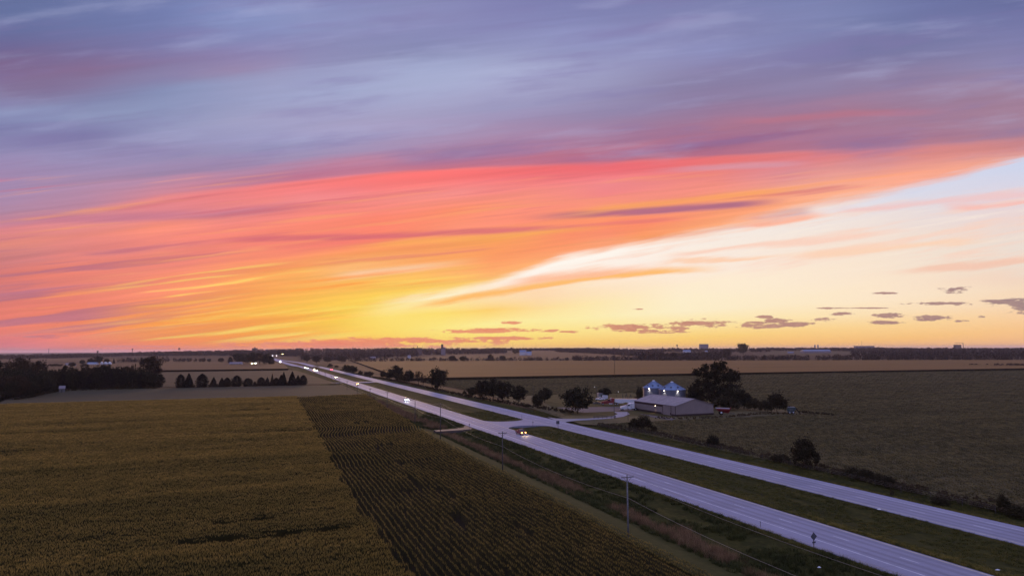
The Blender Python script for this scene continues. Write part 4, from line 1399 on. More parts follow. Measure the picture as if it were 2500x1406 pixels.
def scatter(name, label, protos, pts, rot, scl, idx, cat):
    """One object whose points carry instances of the small plant meshes."""
    coll = bpy.data.collections.new(name + ' plants')
    for k, me in enumerate(protos):
        o = bpy.data.objects.new('%s plant %02d' % (name, k), me)
        coll.objects.link(o)
    me = bpy.data.meshes.new(name)
    n = len(pts)
    me.vertices.add(n)
    me.vertices.foreach_set('co', np.asarray(pts, dtype=np.float32).ravel())
    at = me.attributes.new('turn', 'FLOAT_VECTOR', 'POINT')
    rv = np.zeros((n, 3), dtype=np.float32)
    rv[:, 2] = rot
    at.data.foreach_set('vector', rv.ravel())
    at = me.attributes.new('size', 'FLOAT_VECTOR', 'POINT')
    at.data.foreach_set('vector', np.asarray(scl, dtype=np.float32).ravel())
    at = me.attributes.new('pick', 'INT', 'POINT')
    at.data.foreach_set('value', np.asarray(idx, dtype=np.int32))
    o = link(name, me)
    ng = bpy.data.node_groups.new(name + ' scatter', 'GeometryNodeTree')
    ng.interface.new_socket('Geometry', in_out='INPUT', socket_type='NodeSocketGeometry')
    ng.interface.new_socket('Geometry', in_out='OUTPUT', socket_type='NodeSocketGeometry')
    N = ng.nodes
    gi, go = N.new('NodeGroupInput'), N.new('NodeGroupOutput')
    ci = N.new('GeometryNodeCollectionInfo')
    ci.inputs['Collection'].default_value = coll
    ci.inputs['Separate Children'].default_value = True
    ci.inputs['Reset Children'].default_value = True
    ip = N.new('GeometryNodeInstanceOnPoints')
    ip.inputs['Pick Instance'].default_value = True

    def attr(nm, dt):
        a = N.new('GeometryNodeInputNamedAttribute')
        a.data_type = dt
        a.inputs['Name'].default_value = nm
        return a.outputs[0]
    L = ng.links.new
    L(gi.outputs[0], ip.inputs['Points'])
    L(ci.outputs[0], ip.inputs['Instance'])
    L(attr('pick', 'INT'), ip.inputs['Instance Index'])
    L(attr('turn', 'FLOAT_VECTOR'), ip.inputs['Rotation'])
    L(attr('size', 'FLOAT_VECTOR'), ip.inputs['Scale'])
    L(ip.outputs[0], go.inputs[0])
    md = o.modifiers.new('scatter', 'NODES')
    md.node_group = ng
    return tag(o, label, cat, kind='stuff')


def vnoise(x, y, seed=0):
    """Smooth value noise on numpy arrays."""
    xi, yi = np.floor(x).astype(int), np.floor(y).astype(int)
    fx, fy = x - xi, y - yi
    fx, fy = fx * fx * (3 - 2 * fx), fy * fy * (3 - 2 * fy)

    def h(a, b):
        k = np.sin(a * 127.1 + b * 311.7 + seed * 74.7) * 43758.5453
        return k - np.floor(k)
    return (h(xi, yi) * (1 - fx) + h(xi + 1, yi) * fx) * (1 - fy) + (h(xi, yi + 1) * (1 - fx) + h(xi + 1, yi + 1) * fx) * fy


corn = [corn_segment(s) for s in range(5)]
# rows of the big field run across the view, square to the highway
pts, rot, scl = [], [], []
s = 62.0
while s < 476:
    wl = STRIP_L(s) - .4 + .9 * math.sin(s * .31) * math.sin(s * .083 + 1)
    for w in np.arange(wl, -330, -1.98):
        x, y = P(s, w)
        if y < 55 or x < -.86 * y - 12:
            break
        if s > far_end(w):
            break
        pts.append((s, w))
    s += .762
A = np.array(pts)
hn = vnoise(A[:, 0] / 9, A[:, 1] / 60, 3) * .5 + vnoise(A[:, 0] / 4, A[:, 1] / 22, 5) * .3 + vnoise(A[:, 0] / 30, A[:, 1] / 90, 8) * .2
keep = nrng.uniform(size=len(A)) < np.where(hn < .24, .25, 1.0)
A, hn = A[keep], hn[keep]
A = A + nrng.normal(size=A.shape) * np.array([.07, .2])
sc = (.80 + .42 * hn) * nrng.uniform(.94, 1.06, len(A))
n = len(A)
X3 = np.stack([A[:, 0] * D_[0] + A[:, 1] * N_[0], A[:, 0] * D_[1] + A[:, 1] * N_[1], np.full(n, -.02)], axis=1)
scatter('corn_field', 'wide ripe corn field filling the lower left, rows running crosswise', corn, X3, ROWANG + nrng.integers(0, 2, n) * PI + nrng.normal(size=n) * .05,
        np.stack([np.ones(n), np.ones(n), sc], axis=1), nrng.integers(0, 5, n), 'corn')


def rowshift(s):
    """Sideways wander of the end rows, with the sharp planting kink."""
    return (.0092 * (s - 95) + 3.0 * sstep(246, 268, s) + 1.1 * math.exp(-((s - 240) / 9) ** 2) * -1 + .35 * math.sin(s / 17) * sstep(130, 170, s) + .5 * sstep(176, 184, s) - .5 * sstep(196, 206, s))


pts, rots = [], []
for i in range(-4, 60):
    s = 66.0
    while s < 474:
        w = 18.9 + 1.03 * i + rowshift(s)
        w2 = 18.9 + 1.03 * i + rowshift(s + 1.9)
        if STRIP_L(s) - .3 < w < STRIP_R(s) - .3 and s < far_end(w):
            pts.append((s, w))
            rots.append(math.atan2(1.9, 0) + math.atan2(-(w2 - w), 1.9))
        s += 1.9
A = np.array(pts)
rots = np.array(rots)
hn = vnoise(A[:, 0] / 14, A[:, 1] / 5, 13)
h2 = vnoise(A[:, 0] / 5, A[:, 1] / 2.2, 17)
gap = np.zeros(len(A), bool)
for gx, gy, ga, gb in ((870, 1042, 5, 1.2), (895, 1040, 4, 1.2), (930, 1100, 3, 1), (952, 1098, 3, 1), (1010, 1195, 8, .55), (1075, 1215, 2, .6), (1100, 1230, 3, .6), (905, 1065, 3, .9), (1120, 1290, 5, 1.2), (975, 1145, 4, 1)):
    s0, w0 = SW(*gp(gx, gy))
    gap |= ((A[:, 0] - s0) / ga) ** 2 + ((A[:, 1] - w0) / gb) ** 2 < 1
keep = ~gap & (nrng.uniform(size=len(A)) < np.where(h2 < .05, .4, 1.0))
A, hn, rots = A[keep], hn[keep], rots[keep]
n = len(A)
A = A + nrng.normal(size=A.shape) * np.array([.15, .05])
X3 = np.stack([A[:, 0] * D_[0] + A[:, 1] * N_[0], A[:, 0] * D_[1] + A[:, 1] * N_[1], np.full(n, -.02)], axis=1)
sc = (.72 + .24 * hn) * nrng.uniform(.94, 1.06, n)
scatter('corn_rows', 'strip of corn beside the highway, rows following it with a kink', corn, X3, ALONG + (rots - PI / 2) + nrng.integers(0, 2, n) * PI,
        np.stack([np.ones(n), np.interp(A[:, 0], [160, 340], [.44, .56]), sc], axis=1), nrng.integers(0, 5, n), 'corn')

# tall grass and weeds of the ditch, short grass on verges and median
M['reed'] = plant_mat('pinkish ditch grass', [(.25, (.085, .052, .028)), (.5, (.155, .092, .050)), (.72, (.24, .145, .080))], .25)
M['weed'] = plant_mat('green ditch weeds', [(.25, (.022, .026, .006)), (.5, (.040, .044, .010)), (.72, (.075, .070, .018))], .25)
M['blade'] = plant_mat('verge grass blades', [(.25, (.04, .042, .009)), (.5, (.075, .070, .014)), (.72, (.13, .10, .024))], .3)
reed = [tuft_mesh(40 + k, M['reed'], 26, 1.25, .42, .35, .045) for k in range(4)]
weed = [tuft_mesh(50 + k, M['weed'], 26, .75, .42, .7, .08) for k in range(4)]
short = [tuft_mesh(60 + k, M['blade'], 26, .34, .40, .8, .05) for k in range(4)]


def scatter_row(name, label, protos, w0, w1, s0, s1, per_m2, keepf, hs, cat):
    n = int((w1 - w0) * (s1 - s0) * per_m2)
    u = nrng.uniform(size=n)
    s = s0 + (s1 - s0) * u ** 1.25
    w = nrng.uniform(w0, w1, n)
    k = keepf(s, w)
    s, w = s[k], w[k]
    s, w = s[:], w[:]
    p = [(*P(a, b), row_profile(b) - .02) for a, b in zip(s, w)]
    m = len(p)
    z = nrng.uniform(hs[0], hs[1], m)
    return scatter(name, label, protos, np.array(p), nrng.uniform(0, 6.28, m), np.stack([np.ones(m), np.ones(m), z], axis=1), nrng.integers(0, len(protos), m), cat)


SR = lambda s: np.interp(s, np.arange(-100, 480, 10), [STRIP_R(float(q)) for q in np.arange(-100, 480, 10)])
notdrive = lambda s, w: ~((s > 249) & (s < 268) & (w < 82) & (w > 60))
scatter_row('ditch_grass', 'tall pinkish dry grass along the ditch beside the corn', reed, 60.5, 74, 50, 470, 1.9,
            lambda s, w: (w > SR(s) + np.where(s < 248, 6.3, 1.5)) & (np.abs(w - (np.where(s < 248, 67.0, 68 + (s - 248) * .025) + 2.2 * (vnoise(s / 23, s * 0, 2) - .5))) < (1.6 + 3.0 * vnoise(s / 13, w / 3, 4))) & (vnoise(s / 9, w / 3.2, 6) > .42) & notdrive(s, w), (.6, 1.3), 'grass')
scatter_row('ditch_weeds', 'dark green weeds covering the slope between ditch and near carriageway', weed, 61, 80.2, 50, 330, 1.7,
            lambda s, w: (w > SR(s) + np.where(s < 248, 5.6, 1.0)) & ((vnoise(s / 7, w / 4, 9) > .30) | (w < 66)) & notdrive(s, w), (.35, 1.25), 'weeds')
inx = lambda s, w: ~((s > 247) & (s < 286))
scatter_row('median_grass', 'short green grass on the median between the carriageways', short, 93.6, 110.9, 50, 330, 2.2,
            lambda s, w: (vnoise(s / 5, w / 3, 19) > .25) & inx(s, w), (.4, 1.2), 'grass')
scatter_row('verge_grass', 'short rough grass between the far carriageway and the fence', short, 122.7, 134, 60, 330, 1.9,
            lambda s, w: (vnoise(s / 6, w / 3, 29) > .25) & ~((s > 258) & (s < 287)), (.5, 1.6), 'grass')
scatter_row('verge_grass', 'yellowish grass fringe on the left edge of near carriageway', short, 79.0, 81.0, 50, 330, 3.2, lambda s, w: notdrive(s, w), (.5, 1.4), 'grass')

M['fringe'] = plant_mat('yellowing verge grass', [(.25, (.07, .062, .012)), (.5, (.13, .105, .022)), (.72, (.21, .155, .036))], .3)
fr_ = [tuft_mesh(80 + k, M['fringe'], 24, .42, .34, .7, .05) for k in range(3)]
scatter_row('verge_grass', 'yellow green grass fringe on the median beside the near carriageway', fr_, 93.5, 96.6, 50, 340, 3.4, lambda s, w: (vnoise(s / 11, w / 2, 33) > (w - 93.5) / 4.2) & inx(s, w), (.5, 1.3), 'grass')
scatter_row('verge_grass', 'yellow green grass fringe on the right edge of far carriageway', fr_, 122.6, 124.4, 60, 340, 3.4, lambda s, w: (vnoise(s / 9, w / 2, 37) > .22) & ~((s > 256) & (s < 288)), (.5, 1.3), 'grass')

# bean plants: low leafy mounds over the near part of the right field
M['bean'] = plant_mat('bean leaves', [(.25, (.052, .044, .018)), (.5, (.104, .082, .034)), (.72, (.172, .130, .052))], .25)


def mound(seed):
    r = np.random.default_rng(seed)
    d = r.normal(size=(46, 3))
    d /= np.linalg.norm(d, axis=1)[:, None]
    d[:, 2] = np.abs(d[:, 2])
    return leaves_to_mesh('bean plants', d * np.array([1.05, .52, .40]) * r.uniform(.7, 1.1, size=(46, 1)), .5, .15, M['bean'], seed)


bean = [mound(70 + k) for k in range(4)]
BEAN_EDGE = [SW(*gp(*p)) for p in ((1450, 1040), (1600, 1063), (1700, 1086), (1830, 1113), (1968, 1144), (2080, 1169), (2200, 1199), (2350, 1231), (2520, 1270))]
FAR_EDGE = [SW(*gp(*p)) for p in ((1100, 929), (1500, 921.8), (1800, 915.5), (2000, 911), (2300, 906.8), (2600, 903.5))]
be, fe = sorted(BEAN_EDGE), sorted(FAR_EDGE, key=lambda q: q[1])
bes, bew = [q[0] for q in be], [q[1] for q in be]
few, fes = [q[1] for q in fe], [q[0] for q in fe]
pts, sizes = [], []
w = 132.0
while w < 1100:
    step = 1.3 if w < 200 else 1.3 + (w - 200) * .006
    s = 30.0
    while s < np.interp(w, few, fes) - 2:
        x, y = P(s, w)
        d = math.hypot(x, y)
        k = max(1.0, d / 260)
        s += 1.7 * k
        if y < 110 or x > .82 * y + 12 or x < (-.14 if s > 425 else .12) * y or (s > 425 and w < 152):
            continue
        if w < np.interp(s, bes, bew) + .6 or (s > 252 and w < 248 and s < 420):
            continue
        pts.append((s, w))
        sizes.append(max(1.0, step / 1.3 * .8 + .2 * k))
    w += step
sizes = np.array(sizes)
A = np.array(pts)
hn = vnoise(A[:, 0] / 16, A[:, 1] / 6, 23) * .6 + vnoise(A[:, 0] / 5, A[:, 1] / 3, 27) * .4
A = A + nrng.normal(size=A.shape) * np.array([.35, .12])
n = len(A)
X3 = np.stack([A[:, 0] * D_[0] + A[:, 1] * N_[0], A[:, 0] * D_[1] + A[:, 1] * N_[1], np.full(n, .0)], axis=1)
scatter('bean_plants', 'low dusky bean plants filling the near part of the right field', bean, X3, ALONG + nrng.normal(size=n) * .15, np.stack([sizes, sizes, .7 + .6 * hn], axis=1), nrng.integers(0, 4, n), 'beans')
# ------------------------------------------------------------------ things
M['pole'] = paint('weathered pole wood', (.085, .075, .072), .9, .1, var=.25, scale=3)
M['polegrey'] = paint('grey weathered pole wood', (.15, .145, .155), .9, .1, var=.2, scale=3)
M['porcelain'] = paint('insulator glaze', (.28, .25, .25), .3, .5)
M['wire'] = paint('aluminium wire', (.34, .30, .26), .45, .5, .6, var=.05)
M['black'] = paint('black rubber', (.012, .012, .013), .8, .2, var=.2)
M['darkmetal'] = paint('dark metal', (.05, .05, .055), .5, .4, .5)
M['glass'] = paint('dark window glass', (.015, .018, .025), .08, .8, var=.05)
M['chrome'] = paint('bright metal', (.5, .5, .54), .25, .5, .9, var=.06)
M['galv'] = paint('sky tinted galvanised sheet', (.13, .18, .30), .42, .5, .55, var=.10, scale=.4)  # blue of the reflected sky is put into this base colour
M['galvwall'] = paint('galvanised bin wall', (.13, .135, .18), .42, .5, .5, var=.10, scale=.4)
M['signback'] = paint('sign back aluminium', (.07, .07, .085), .55, .4, .3, var=.1)
M['signpost'] = paint('sign post', (.12, .085, .075), .8, .2)
M['yellow'] = paint('yellow sign face', (.6, .42, .03), .5, .4)
M['white'] = paint('white paint', (.56, .56, .62), .35, .5, var=.06)
M['whitewall'] = paint('white siding', (.44, .44, .50), .6, .3, var=.06, scale=.3)
M['red'] = paint('red paint', (.17, .010, .016), .35, .5, var=.12)
M['maroon'] = paint('dark red paint', (.16, .010, .012), .3, .5, var=.1)
M['grey'] = paint('grey paint', (.20, .20, .22), .5, .4)
M['charcoal'] = paint('charcoal paint', (.035, .037, .042), .35, .5)
M['green'] = paint('machine green', (.03, .05, .055), .45, .4)
M['shedwall'] = paint('tan shed siding', (.20, .158, .152), .6, .3, var=.05, scale=.25)
M['shedtrim'] = paint('dark brown shed trim', (.03, .014, .014), .6, .3)
M['shedroof'] = paint('brown grey shed roof', (.18, .155, .172), .55, .35, .1, var=.06, scale=.3)
M['brickbld'] = paint('distant building wall', (.11, .08, .08), .9, .1)
M['palebld'] = paint('distant pale wall', (.20, .17, .20), .8, .2)
M['steel'] = paint('distant dark steel', (.06, .045, .05), .7, .2)
M['headwarm'] = lamp_mat('warm headlight', (1.0, .66, .22), 60)
M['headwhite'] = lamp_mat('white headlight', (.85, .90, 1.0), 60)
M['tail'] = lamp_mat('red tail light', (1.0, .02, .03), 80)
M['bulbwarm'] = lamp_mat('warm floodlight', (1.0, .80, .50), 11)
M['bulbwhite'] = lamp_mat('cool yard light', (.9, .95, 1.0), 90)
M['bulbdim'] = lamp_mat('dusk to dawn light', (1.0, .9, .8), 1.2)


def lamp(name, loc, col, power, rot=(0, 0, 0), size=1.6, blend=.6, parent=None):
    ld = bpy.data.lights.new(name, 'SPOT')
    ld.energy = power
    ld.color = col
    ld.spot_size = size
    ld.spot_blend = blend
    ld.shadow_soft_size = .12
    o = bpy.data.objects.new(name, ld)
    COL.objects.link(o)
    o.location = loc
    o.rotation_euler = rot
    if parent:
        o.parent = parent
    return o


# --- utility poles beside the corn and their wires
PX = [((1534, 1310), 1168), ((1227, 1150), 1058), ((1075, 1072), 989), ((1013, 1035), 975), ((945, 1000), 955), ((903, 977), 945),
      ((872, 965), 938), ((847, 953), 928), ((828, 941.5), 922), ((809, 932), 915), ((794, 926), 908), ((780, 919.5), 904), ((767, 913), 900), ((754, 908), 897), ((743, 903), 892)]
POLES = []
x1, y1 = gp(*PX[0][0])
x2, y2 = gp(*PX[1][0])
POLES.append((x1 + (x1 - x2) * .92, y1 + (y1 - y2) * .92, 9.6, .95))
for i, (b, yt) in enumerate(PX):
    x, y = gp(*b)
    POLES.append((x, y, (b[1] - yt) * y / F / math.cos(PITCH) * 1.01, 1.05 if i < 2 else .9))
PG = 'utility poles along the corn edge'
PLAB = ['utility pole just past the bottom right corner of the corn', 'nearest grey utility pole with a braced crossarm at the corn edge', 'second nearest utility pole, crossarm seen against the near carriageway',
        'utility pole left of the field entrance', 'utility pole at the kink in the corn rows', 'utility pole behind the oncoming white car', 'utility pole right of the corner of the corn field',
        'utility pole closest to the far corn corner', 'utility pole before the second median crossing'] + ['one of the small distant utility poles running towards the trees'] * 8
HEAD = math.atan2(-D_[1], -D_[0])        # towards the camera along the road
arm_dir = Vector((N_[0], N_[1], 0))
TIPS = []
for i, (x, y, h, half) in enumerate(POLES):
    t = thing('utility_pole', PLAB[i], 'utility pole', (x, y, zg(x, y)), math.atan2(N_[1], N_[0]), PG if i < 9 else 'small distant utility poles')
    mat = M['polegrey'] if i == 1 else M['pole']
    MB().tube((0, 0, -.8), (0, 0, h), .165, .105, 10).build('post', mat, t, True)
    one = i in (4,)
    a0, a1 = (-2.3, .2) if one else (-1.15, 1.15)
    MB().box(((a0 + a1) / 2, -.13, h - .35), (a1 - a0, .10, .13)).build('crossarm', mat, t)
    mb = MB()
    for q in ((a0 + .45,) if one else (-.75, .75)):
        mb.tube((q, -.12, h - .40), (0, -.12, h - 1.15), .025, n=5)
    mb.build('brace', M['darkmetal'], t)
    tips = []
    for q in ((a0 + .1, a0 + 1.1, .0) if one else (-1.05, 0.0, 1.05)):
        zt = h - .28 if q or one else h
        MB().lathe([(0, 0), (.045, 0), (.06, .06), (.03, .11), (.05, .15), (0, .19)], 8, (q, -.13 if q or one else 0, zt)).build('insulator', M['porcelain'], t, True)
        tips.append(Vector((x, y, zg(x, y) + zt + .19)) + arm_dir * q)
    TIPS.append(tips)
TELE = [Vector((x, y, zg(x, y) + h * .62)) + arm_dir * .2 for x, y, h, _ in POLES]


def hang(name, label, pts, sag, r):
    out = []
    for a, b in zip(pts[:-1], pts[1:]):
        for k in range(8):
            u = k / 8
            q = a.lerp(b, u)
            q.z -= sag * 4 * u * (1 - u)
            out.append(q)
    out.append(pts[-1])
    mb = MB()
    for p, q in zip(out[:-1], out[1:]):
        mb.tube(p, q, r, n=4, cap=False)
    o = mb.build(name, M['wire'])
    return tag(o, label, 'power line', 'wires between the utility poles')


hang('power_line', 'left wire along the tops of the utility poles', [t[0] for t in TIPS], .75, .016)
hang('power_line', 'middle wire along the tops of the utility poles', [t[1] for t in TIPS], .75, .016)
hang('power_line', 'right wire along the tops of the utility poles, nearest the road', [t[2] for t in TIPS], .75, .016)
hang('phone_line', 'single lower wire hung halfway up the utility poles', TELE, .9, .02)

# --- other poles
def plain_pole(px, yb, yt, label, r=.12, arm=None, lampmat=None, extra=None):
    x, y, z = gpz(px, yb)
    h = (yb - yt) * y / F / math.cos(PITCH)
    t = thing('wooden_pole' if lampmat is None else 'yard_light_pole', label, 'pole', (x, y, z), 0)
    MB().tube((0, 0, -.5), (0, 0, h), r, r * .7, 8).build('post', M['pole'], t, True)
    if arm:
        MB().box((0, -.1, h - .4), (arm, .1, .12)).build('crossarm', M['pole'], t)
    if lampmat:
        s = extra or -1
        mb = MB().tube((0, 0, h * .86), (s * 1.1, -.2, h * .9), .035, n=6)
        mb.build('arm', M['darkmetal'], t)
        MB().lathe([(0, .22), (.12, .2), (.3, .02), (.26, -.06)], 12, (s * 1.2, -.2, h * .9)).build('lamp_shade', M['grey'], t, True)
        MB().lathe([(.24, -.05), (.2, -.22), (0, -.3)], 12, (s * 1.2, -.2, h * .9)).build('lamp_lens', lampmat, t, True)
    return t


plain_pole(1302, 972, 942, 'lone field pole between the roadside trees and the bean field', arm=1.4)
plain_pole(1457, 977, 941, 'yard light pole with a white lamp beside the white pickup', lampmat=M['bulbdim'])
plain_pole(1505, 973, 954, 'shorter pole with a small lamp behind the red semi truck', lampmat=M['bulbdim'], extra=1, r=.1)
plain_pole(1500, 1022, 981, 'dark pole standing at the end of the yard fence by the drive', arm=1.2, r=.14)
plain_pole(1533.5, 1027, 988, 'slim dark pole in front of the white truck tractor', r=.11)
plain_pole(322, 948, 922, 'bare pole standing against the dark grove', r=.12)
plain_pole(1448, 975, 962, 'short post left of the white pickup', r=.09)

# --- road signs (seen from behind) and marker posts
def sign(px, yb, yt, label, kind):
    x, y, z = gpz(px, yb)
    h = (yb - yt) * y / F / math.cos(PITCH)
    t = thing('road_sign' if kind in ('diamond', 'rect') else 'marker_post', label, 'road sign' if kind in ('diamond', 'rect') else 'marker post', (x, y, z), HEAD + PI / 2 + .0)
    if kind == 'diamond':
        MB().box((0, .03, h * .5 - .2), (.09, .09, h + .4 - .05)).build('post', M['signpost'], t)
        c = h - .62
        mb = MB()
        o = [(-.62, c), (0, c - .62), (.62, c), (0, c + .62)]
        mb.add([(a, -.04, b) for a, b in o] + [(a, -.015, b) for a, b in o], [(3, 2, 1, 0), (4, 5, 6, 7), (0, 1, 5, 4), (1, 2, 6, 5), (2, 3, 7, 6), (3, 0, 4, 7)])
        mb.build('sign_panel', M['signback'], t)
        MB().box((0, -.03, c - .85), (.62, .03, .26)).build('plaque', M['signback'], t)
    elif kind == 'rect':
        for q in (-.25, .25):
            MB().box((q, .03, h * .4 - .2), (.07, .07, h * .8 + .4)).build('post', M['signpost'], t)
        MB().box((0, -.03, h - .62), (1.3, .04, 1.2)).build('sign_panel', M['signback'], t)
    elif kind == 'tall':
        MB().box((0, 0, h * .5 - .1), (.09, .07, h + .2)).build('post', M['signpost'], t)
        MB().box((0, -.06, h - .35), (.28, .03, .62)).build('reflector', M['signback'], t)
    else:
        MB().box((0, 0, h * .5 - .1), (.06, .05, h + .2)).build('post', M['signpost'], t)
        MB().box((0, -.04, h - .1), (.1, .02, .16)).build('reflector', M['signback'], t)
    return t


sign(1988, 1344, 1304, 'diamond sign with a small plaque seen from behind on the near verge', 'diamond')
sign(1362, 1049, 1028, 'square sign on posts at the median crossing', 'rect')
sign(1301, 1041, 1026, 'thin marker post at the tip of the near median', 'tall')
sign(1274, 1023, 1013, 'thin marker post at the tip of the far median', 'slim')
sign(1145.5, 1051, 1033, 'tall marker post at the field entrance', 'tall')
sign(1857, 1291, 1276, 'thin stake on the near verge left of the diamond sign', 'slim')

# --- vehicles
def wheel(t, x, y, r, w=.24, hub=True):
    ty = MB().tube((x, y - w / 2, r), (x, y + w / 2, r), r, n=16).build('wheel', M['black'], t, True)
    if hub:
        s = 1 if y > 0 else -1
        MB().tube((x, y + s * (w / 2 + .004), r), (x, y + s * (w / 2 + .02), r), r * .58, n=12).build('rim', M['chrome'], ty, True)


def car(label, px, py, body, head, kind='sedan', away=False, lens=(.34, .22), w_off=None, cat=None, group='vehicles on the highway', hs=1.0):
    """Car at a photo point on the carriageway; away=True drives away from the camera."""
    x, y = gp(px, py)
    s, w = SW(x, y)
    if w_off is not None:
        w = w_off
    x, y = P(s, w)
    nm = {'pickup': 'pickup_truck', 'suv': 'car', 'sedan': 'car', 'truck': 'delivery_truck'}[kind]
    t = thing(nm, label, cat or {'pickup': 'pickup', 'truck': 'truck'}.get(kind, 'car'), (x, y, .305), HEAD + (PI if away else 0), group)
    tumble = lambda zc, zt, k: (lambda z: 1.0 if z <= zc else 1.0 - k * (z - zc) / (zt - zc))
    if kind == 'pickup':
        L, W = 5.7, 2.0
        low = [(-2.85, .55), (-2.85, 1.12), (-.72, 1.14), (-.70, 1.16), (.95, 1.18), (2.55, 1.08), (2.83, .98), (2.86, .5), (2.4, .38), (-2.5, .40)]
        cab = [(-.72, 1.14), (-.45, 1.86), (.55, 1.90), (1.30, 1.17)]
        wr, wx = .40, (-1.75, 1.78)
        hz = .86
    elif kind == 'suv':
        L, W = 4.7, 1.88
        low = [(-2.3, .5), (-2.32, 1.0), (-2.2, 1.08), (.95, 1.08), (2.2, .95), (2.36, .8), (2.36, .42), (2.0, .32), (-2.1, .34)]
        cab = [(-2.2, 1.07), (-1.85, 1.66), (.15, 1.70), (1.05, 1.07)]
        wr, wx = .35, (-1.4, 1.42)
        hz = .76
    elif kind == 'sedan':
        L, W = 4.7, 1.82
        low = [(-2.3, .45), (-2.32, .9), (-2.1, .98), (.85, .95), (2.15, .82), (2.35, .68), (2.36, .38), (2.0, .28), (-2.1, .3)]
        cab = [(-1.75, .96), (-1.05, 1.42), (.05, 1.45), (1.0, .93)]
        wr, wx = .32, (-1.4, 1.42)
        hz = .66
    else:
        L, W = 8.2, 2.4
        low = [(-4.1, .7), (-4.1, .95), (1.8, .95), (1.9, 1.5), (4.0, 1.35), (4.1, 1.2), (4.1, .55), (3.6, .45), (-3.8, .6)]
        cab = [(1.7, 1.4), (1.75, 2.5), (2.6, 2.55), (3.15, 1.42)]
        wr, wx = .48, (-2.6, 2.9)
        hz = 1.0
    zc, zt = cab[0][1], max(p[1] for p in cab)
    MB().prism(low, -W / 2, W / 2, lambda z: 1 if z < zc * .8 else .965).build('body', body, t)
    MB().prism(cab, -W * .47, W * .47, tumble(zc, zt, .16)).build('cab', body, t)
    # glass: windscreen, rear window and side windows set just proud of the cab
    f0, f1 = Vector((cab[3][0], cab[3][1])), Vector((cab[2][0], cab[2][1]))
    mb = MB()
    a, b = f0.lerp(f1, .1), f0.lerp(f1, .93)
    kk = tumble(zc, zt, .16)
    nv = Vector((-(f1 - f0).y, (f1 - f0).x)).normalized() * -.015
    if nv.x < 0:
        nv = -nv
    a, b = a + nv, b + nv
    ya, yb_ = W * .44 * kk(a.y), W * .43 * kk(b.y)
    mb.add([(a.x, -ya, a.y), (a.x, ya, a.y), (b.x, yb_, b.y), (b.x, -yb_, b.y)], [(0, 1, 2, 3)])
    mb.build('windscreen', M['glass'], t)
    for sd in (-1, 1):
        z0, z1 = zc + .06, zt - .10
        def yy(z): return sd * (W * .47 * kk(z) + .012)
        xl = lambda z, p, q: p[0] + (q[0] - p[0]) * (z - p[1]) / (q[1] - p[1])
        q = [(xl(z0, cab[0], cab[1]) + .12, z0), (xl(z0, cab[3], cab[2]) - .16, z0), (xl(z1, cab[3], cab[2]) - .12, z1), (xl(z1, cab[0], cab[1]) + .1, z1)]
        MB().add([(x_, yy(z_), z_) for x_, z_ in q], [(0, 1, 2, 3)]).build('side_window', M['glass'], t)
    for xx in wx:
        for sd in (-1, 1):
            wheel(t, xx, sd * (W / 2 - .10), wr)
    fx = max(p[0] for p in low)
    if kind == 'pickup':
        MB().box((fx + .02, 0, .78), (.05, 1.15, .30)).build('grille', M['darkmetal'], t)
        MB().box((fx + .05, 0, .50), (.14, 1.9, .2)).build('bumper', M['chrome'], t)
        MB().box((-1.78, 0, 1.145), (2.0, 1.6, .02)).build('truck_bed', M['charcoal'], t)
        for sd in (-1, 1):
            MB().box((1.0, sd * 1.1, 1.28), (.12, .22, .2)).build('mirror', M['black'], t)
    if kind == 'truck':
        MB().box((-1.2, 0, 2.3), (5.6, 2.4, 2.6)).build('cargo_box', M['white'], t)
    ex = -max(-p[0] for p in low) - .02 if away else fx + .03
    for sd in (-1, 1):
        MB().box((ex, sd * (W / 2 - .3), hz), (.06, lens[0] * hs, lens[1] * hs)).build('tail_light' if away else 'headlight', M['tail'] if away else head, t)
        # unlit pair at the other end
        MB().box((fx + .02 if away else -max(-p[0] for p in low) - .02, sd * (W / 2 - .25), hz + .05), (.05, .2, .22)).build('headlight' if away else 'tail_light', M['chrome'] if away else M['maroon'], t)
    return t


def hl(name, c, k):
    return lamp_mat(name, c, k)


p1 = car('dark red pickup with glowing yellow headlights at the median crossing', 1268, 1062, M['maroon'], hl('pickup headlight', (1.0, .44, .07), 16), 'pickup', w_off=90.6, lens=(.36, .26))
c1 = car('white car with bright white headlights nearest behind the red pickup', 986, 979, M['white'], hl('white car headlight', (.92, .95, 1.0), 60), 'suv', w_off=86.9, lens=(.36, .24))
c2 = car('car with amber headlights by the second median crossing', 869, 940, M['charcoal'], hl('amber headlight', (1.0, .58, .14), 60), 'suv', w_off=86.9, lens=(.4, .3))
c3 = car('car with pale yellow headlights midway along the near carriageway', 817, 922.5, M['grey'], hl('pale headlight', (1.0, .72, .30), 90), 'sedan', w_off=87.2, lens=(.4, .3))
c4 = car('dark car with white lights just in front of glaring truck', 761, 907.5, M['charcoal'], hl('cool headlight', (.8, .9, 1.0), 160), 'sedan', w_off=86.6, lens=(.4, .3))
c5 = car('truck with the brightest orange glaring lights on the road', 755, 905.3, M['grey'], hl('glaring headlight', (1.0, .52, .14), 480), 'truck', w_off=87.4, lens=(.6, .5))
c6 = car('far car with yellow lights, left of a close pair', 733, 898.4, M['charcoal'], hl('far yellow headlight', (1.0, .7, .25), 150), 'sedan', w_off=86.0, lens=(.4, .3))
c7 = car('far car with white lights, right of a close pair', 737.5, 900, M['white'], hl('far white headlight', (.85, .92, 1.0), 240), 'sedan', w_off=86.6, lens=(.4, .3))
x, y = gp(684, 884.2)
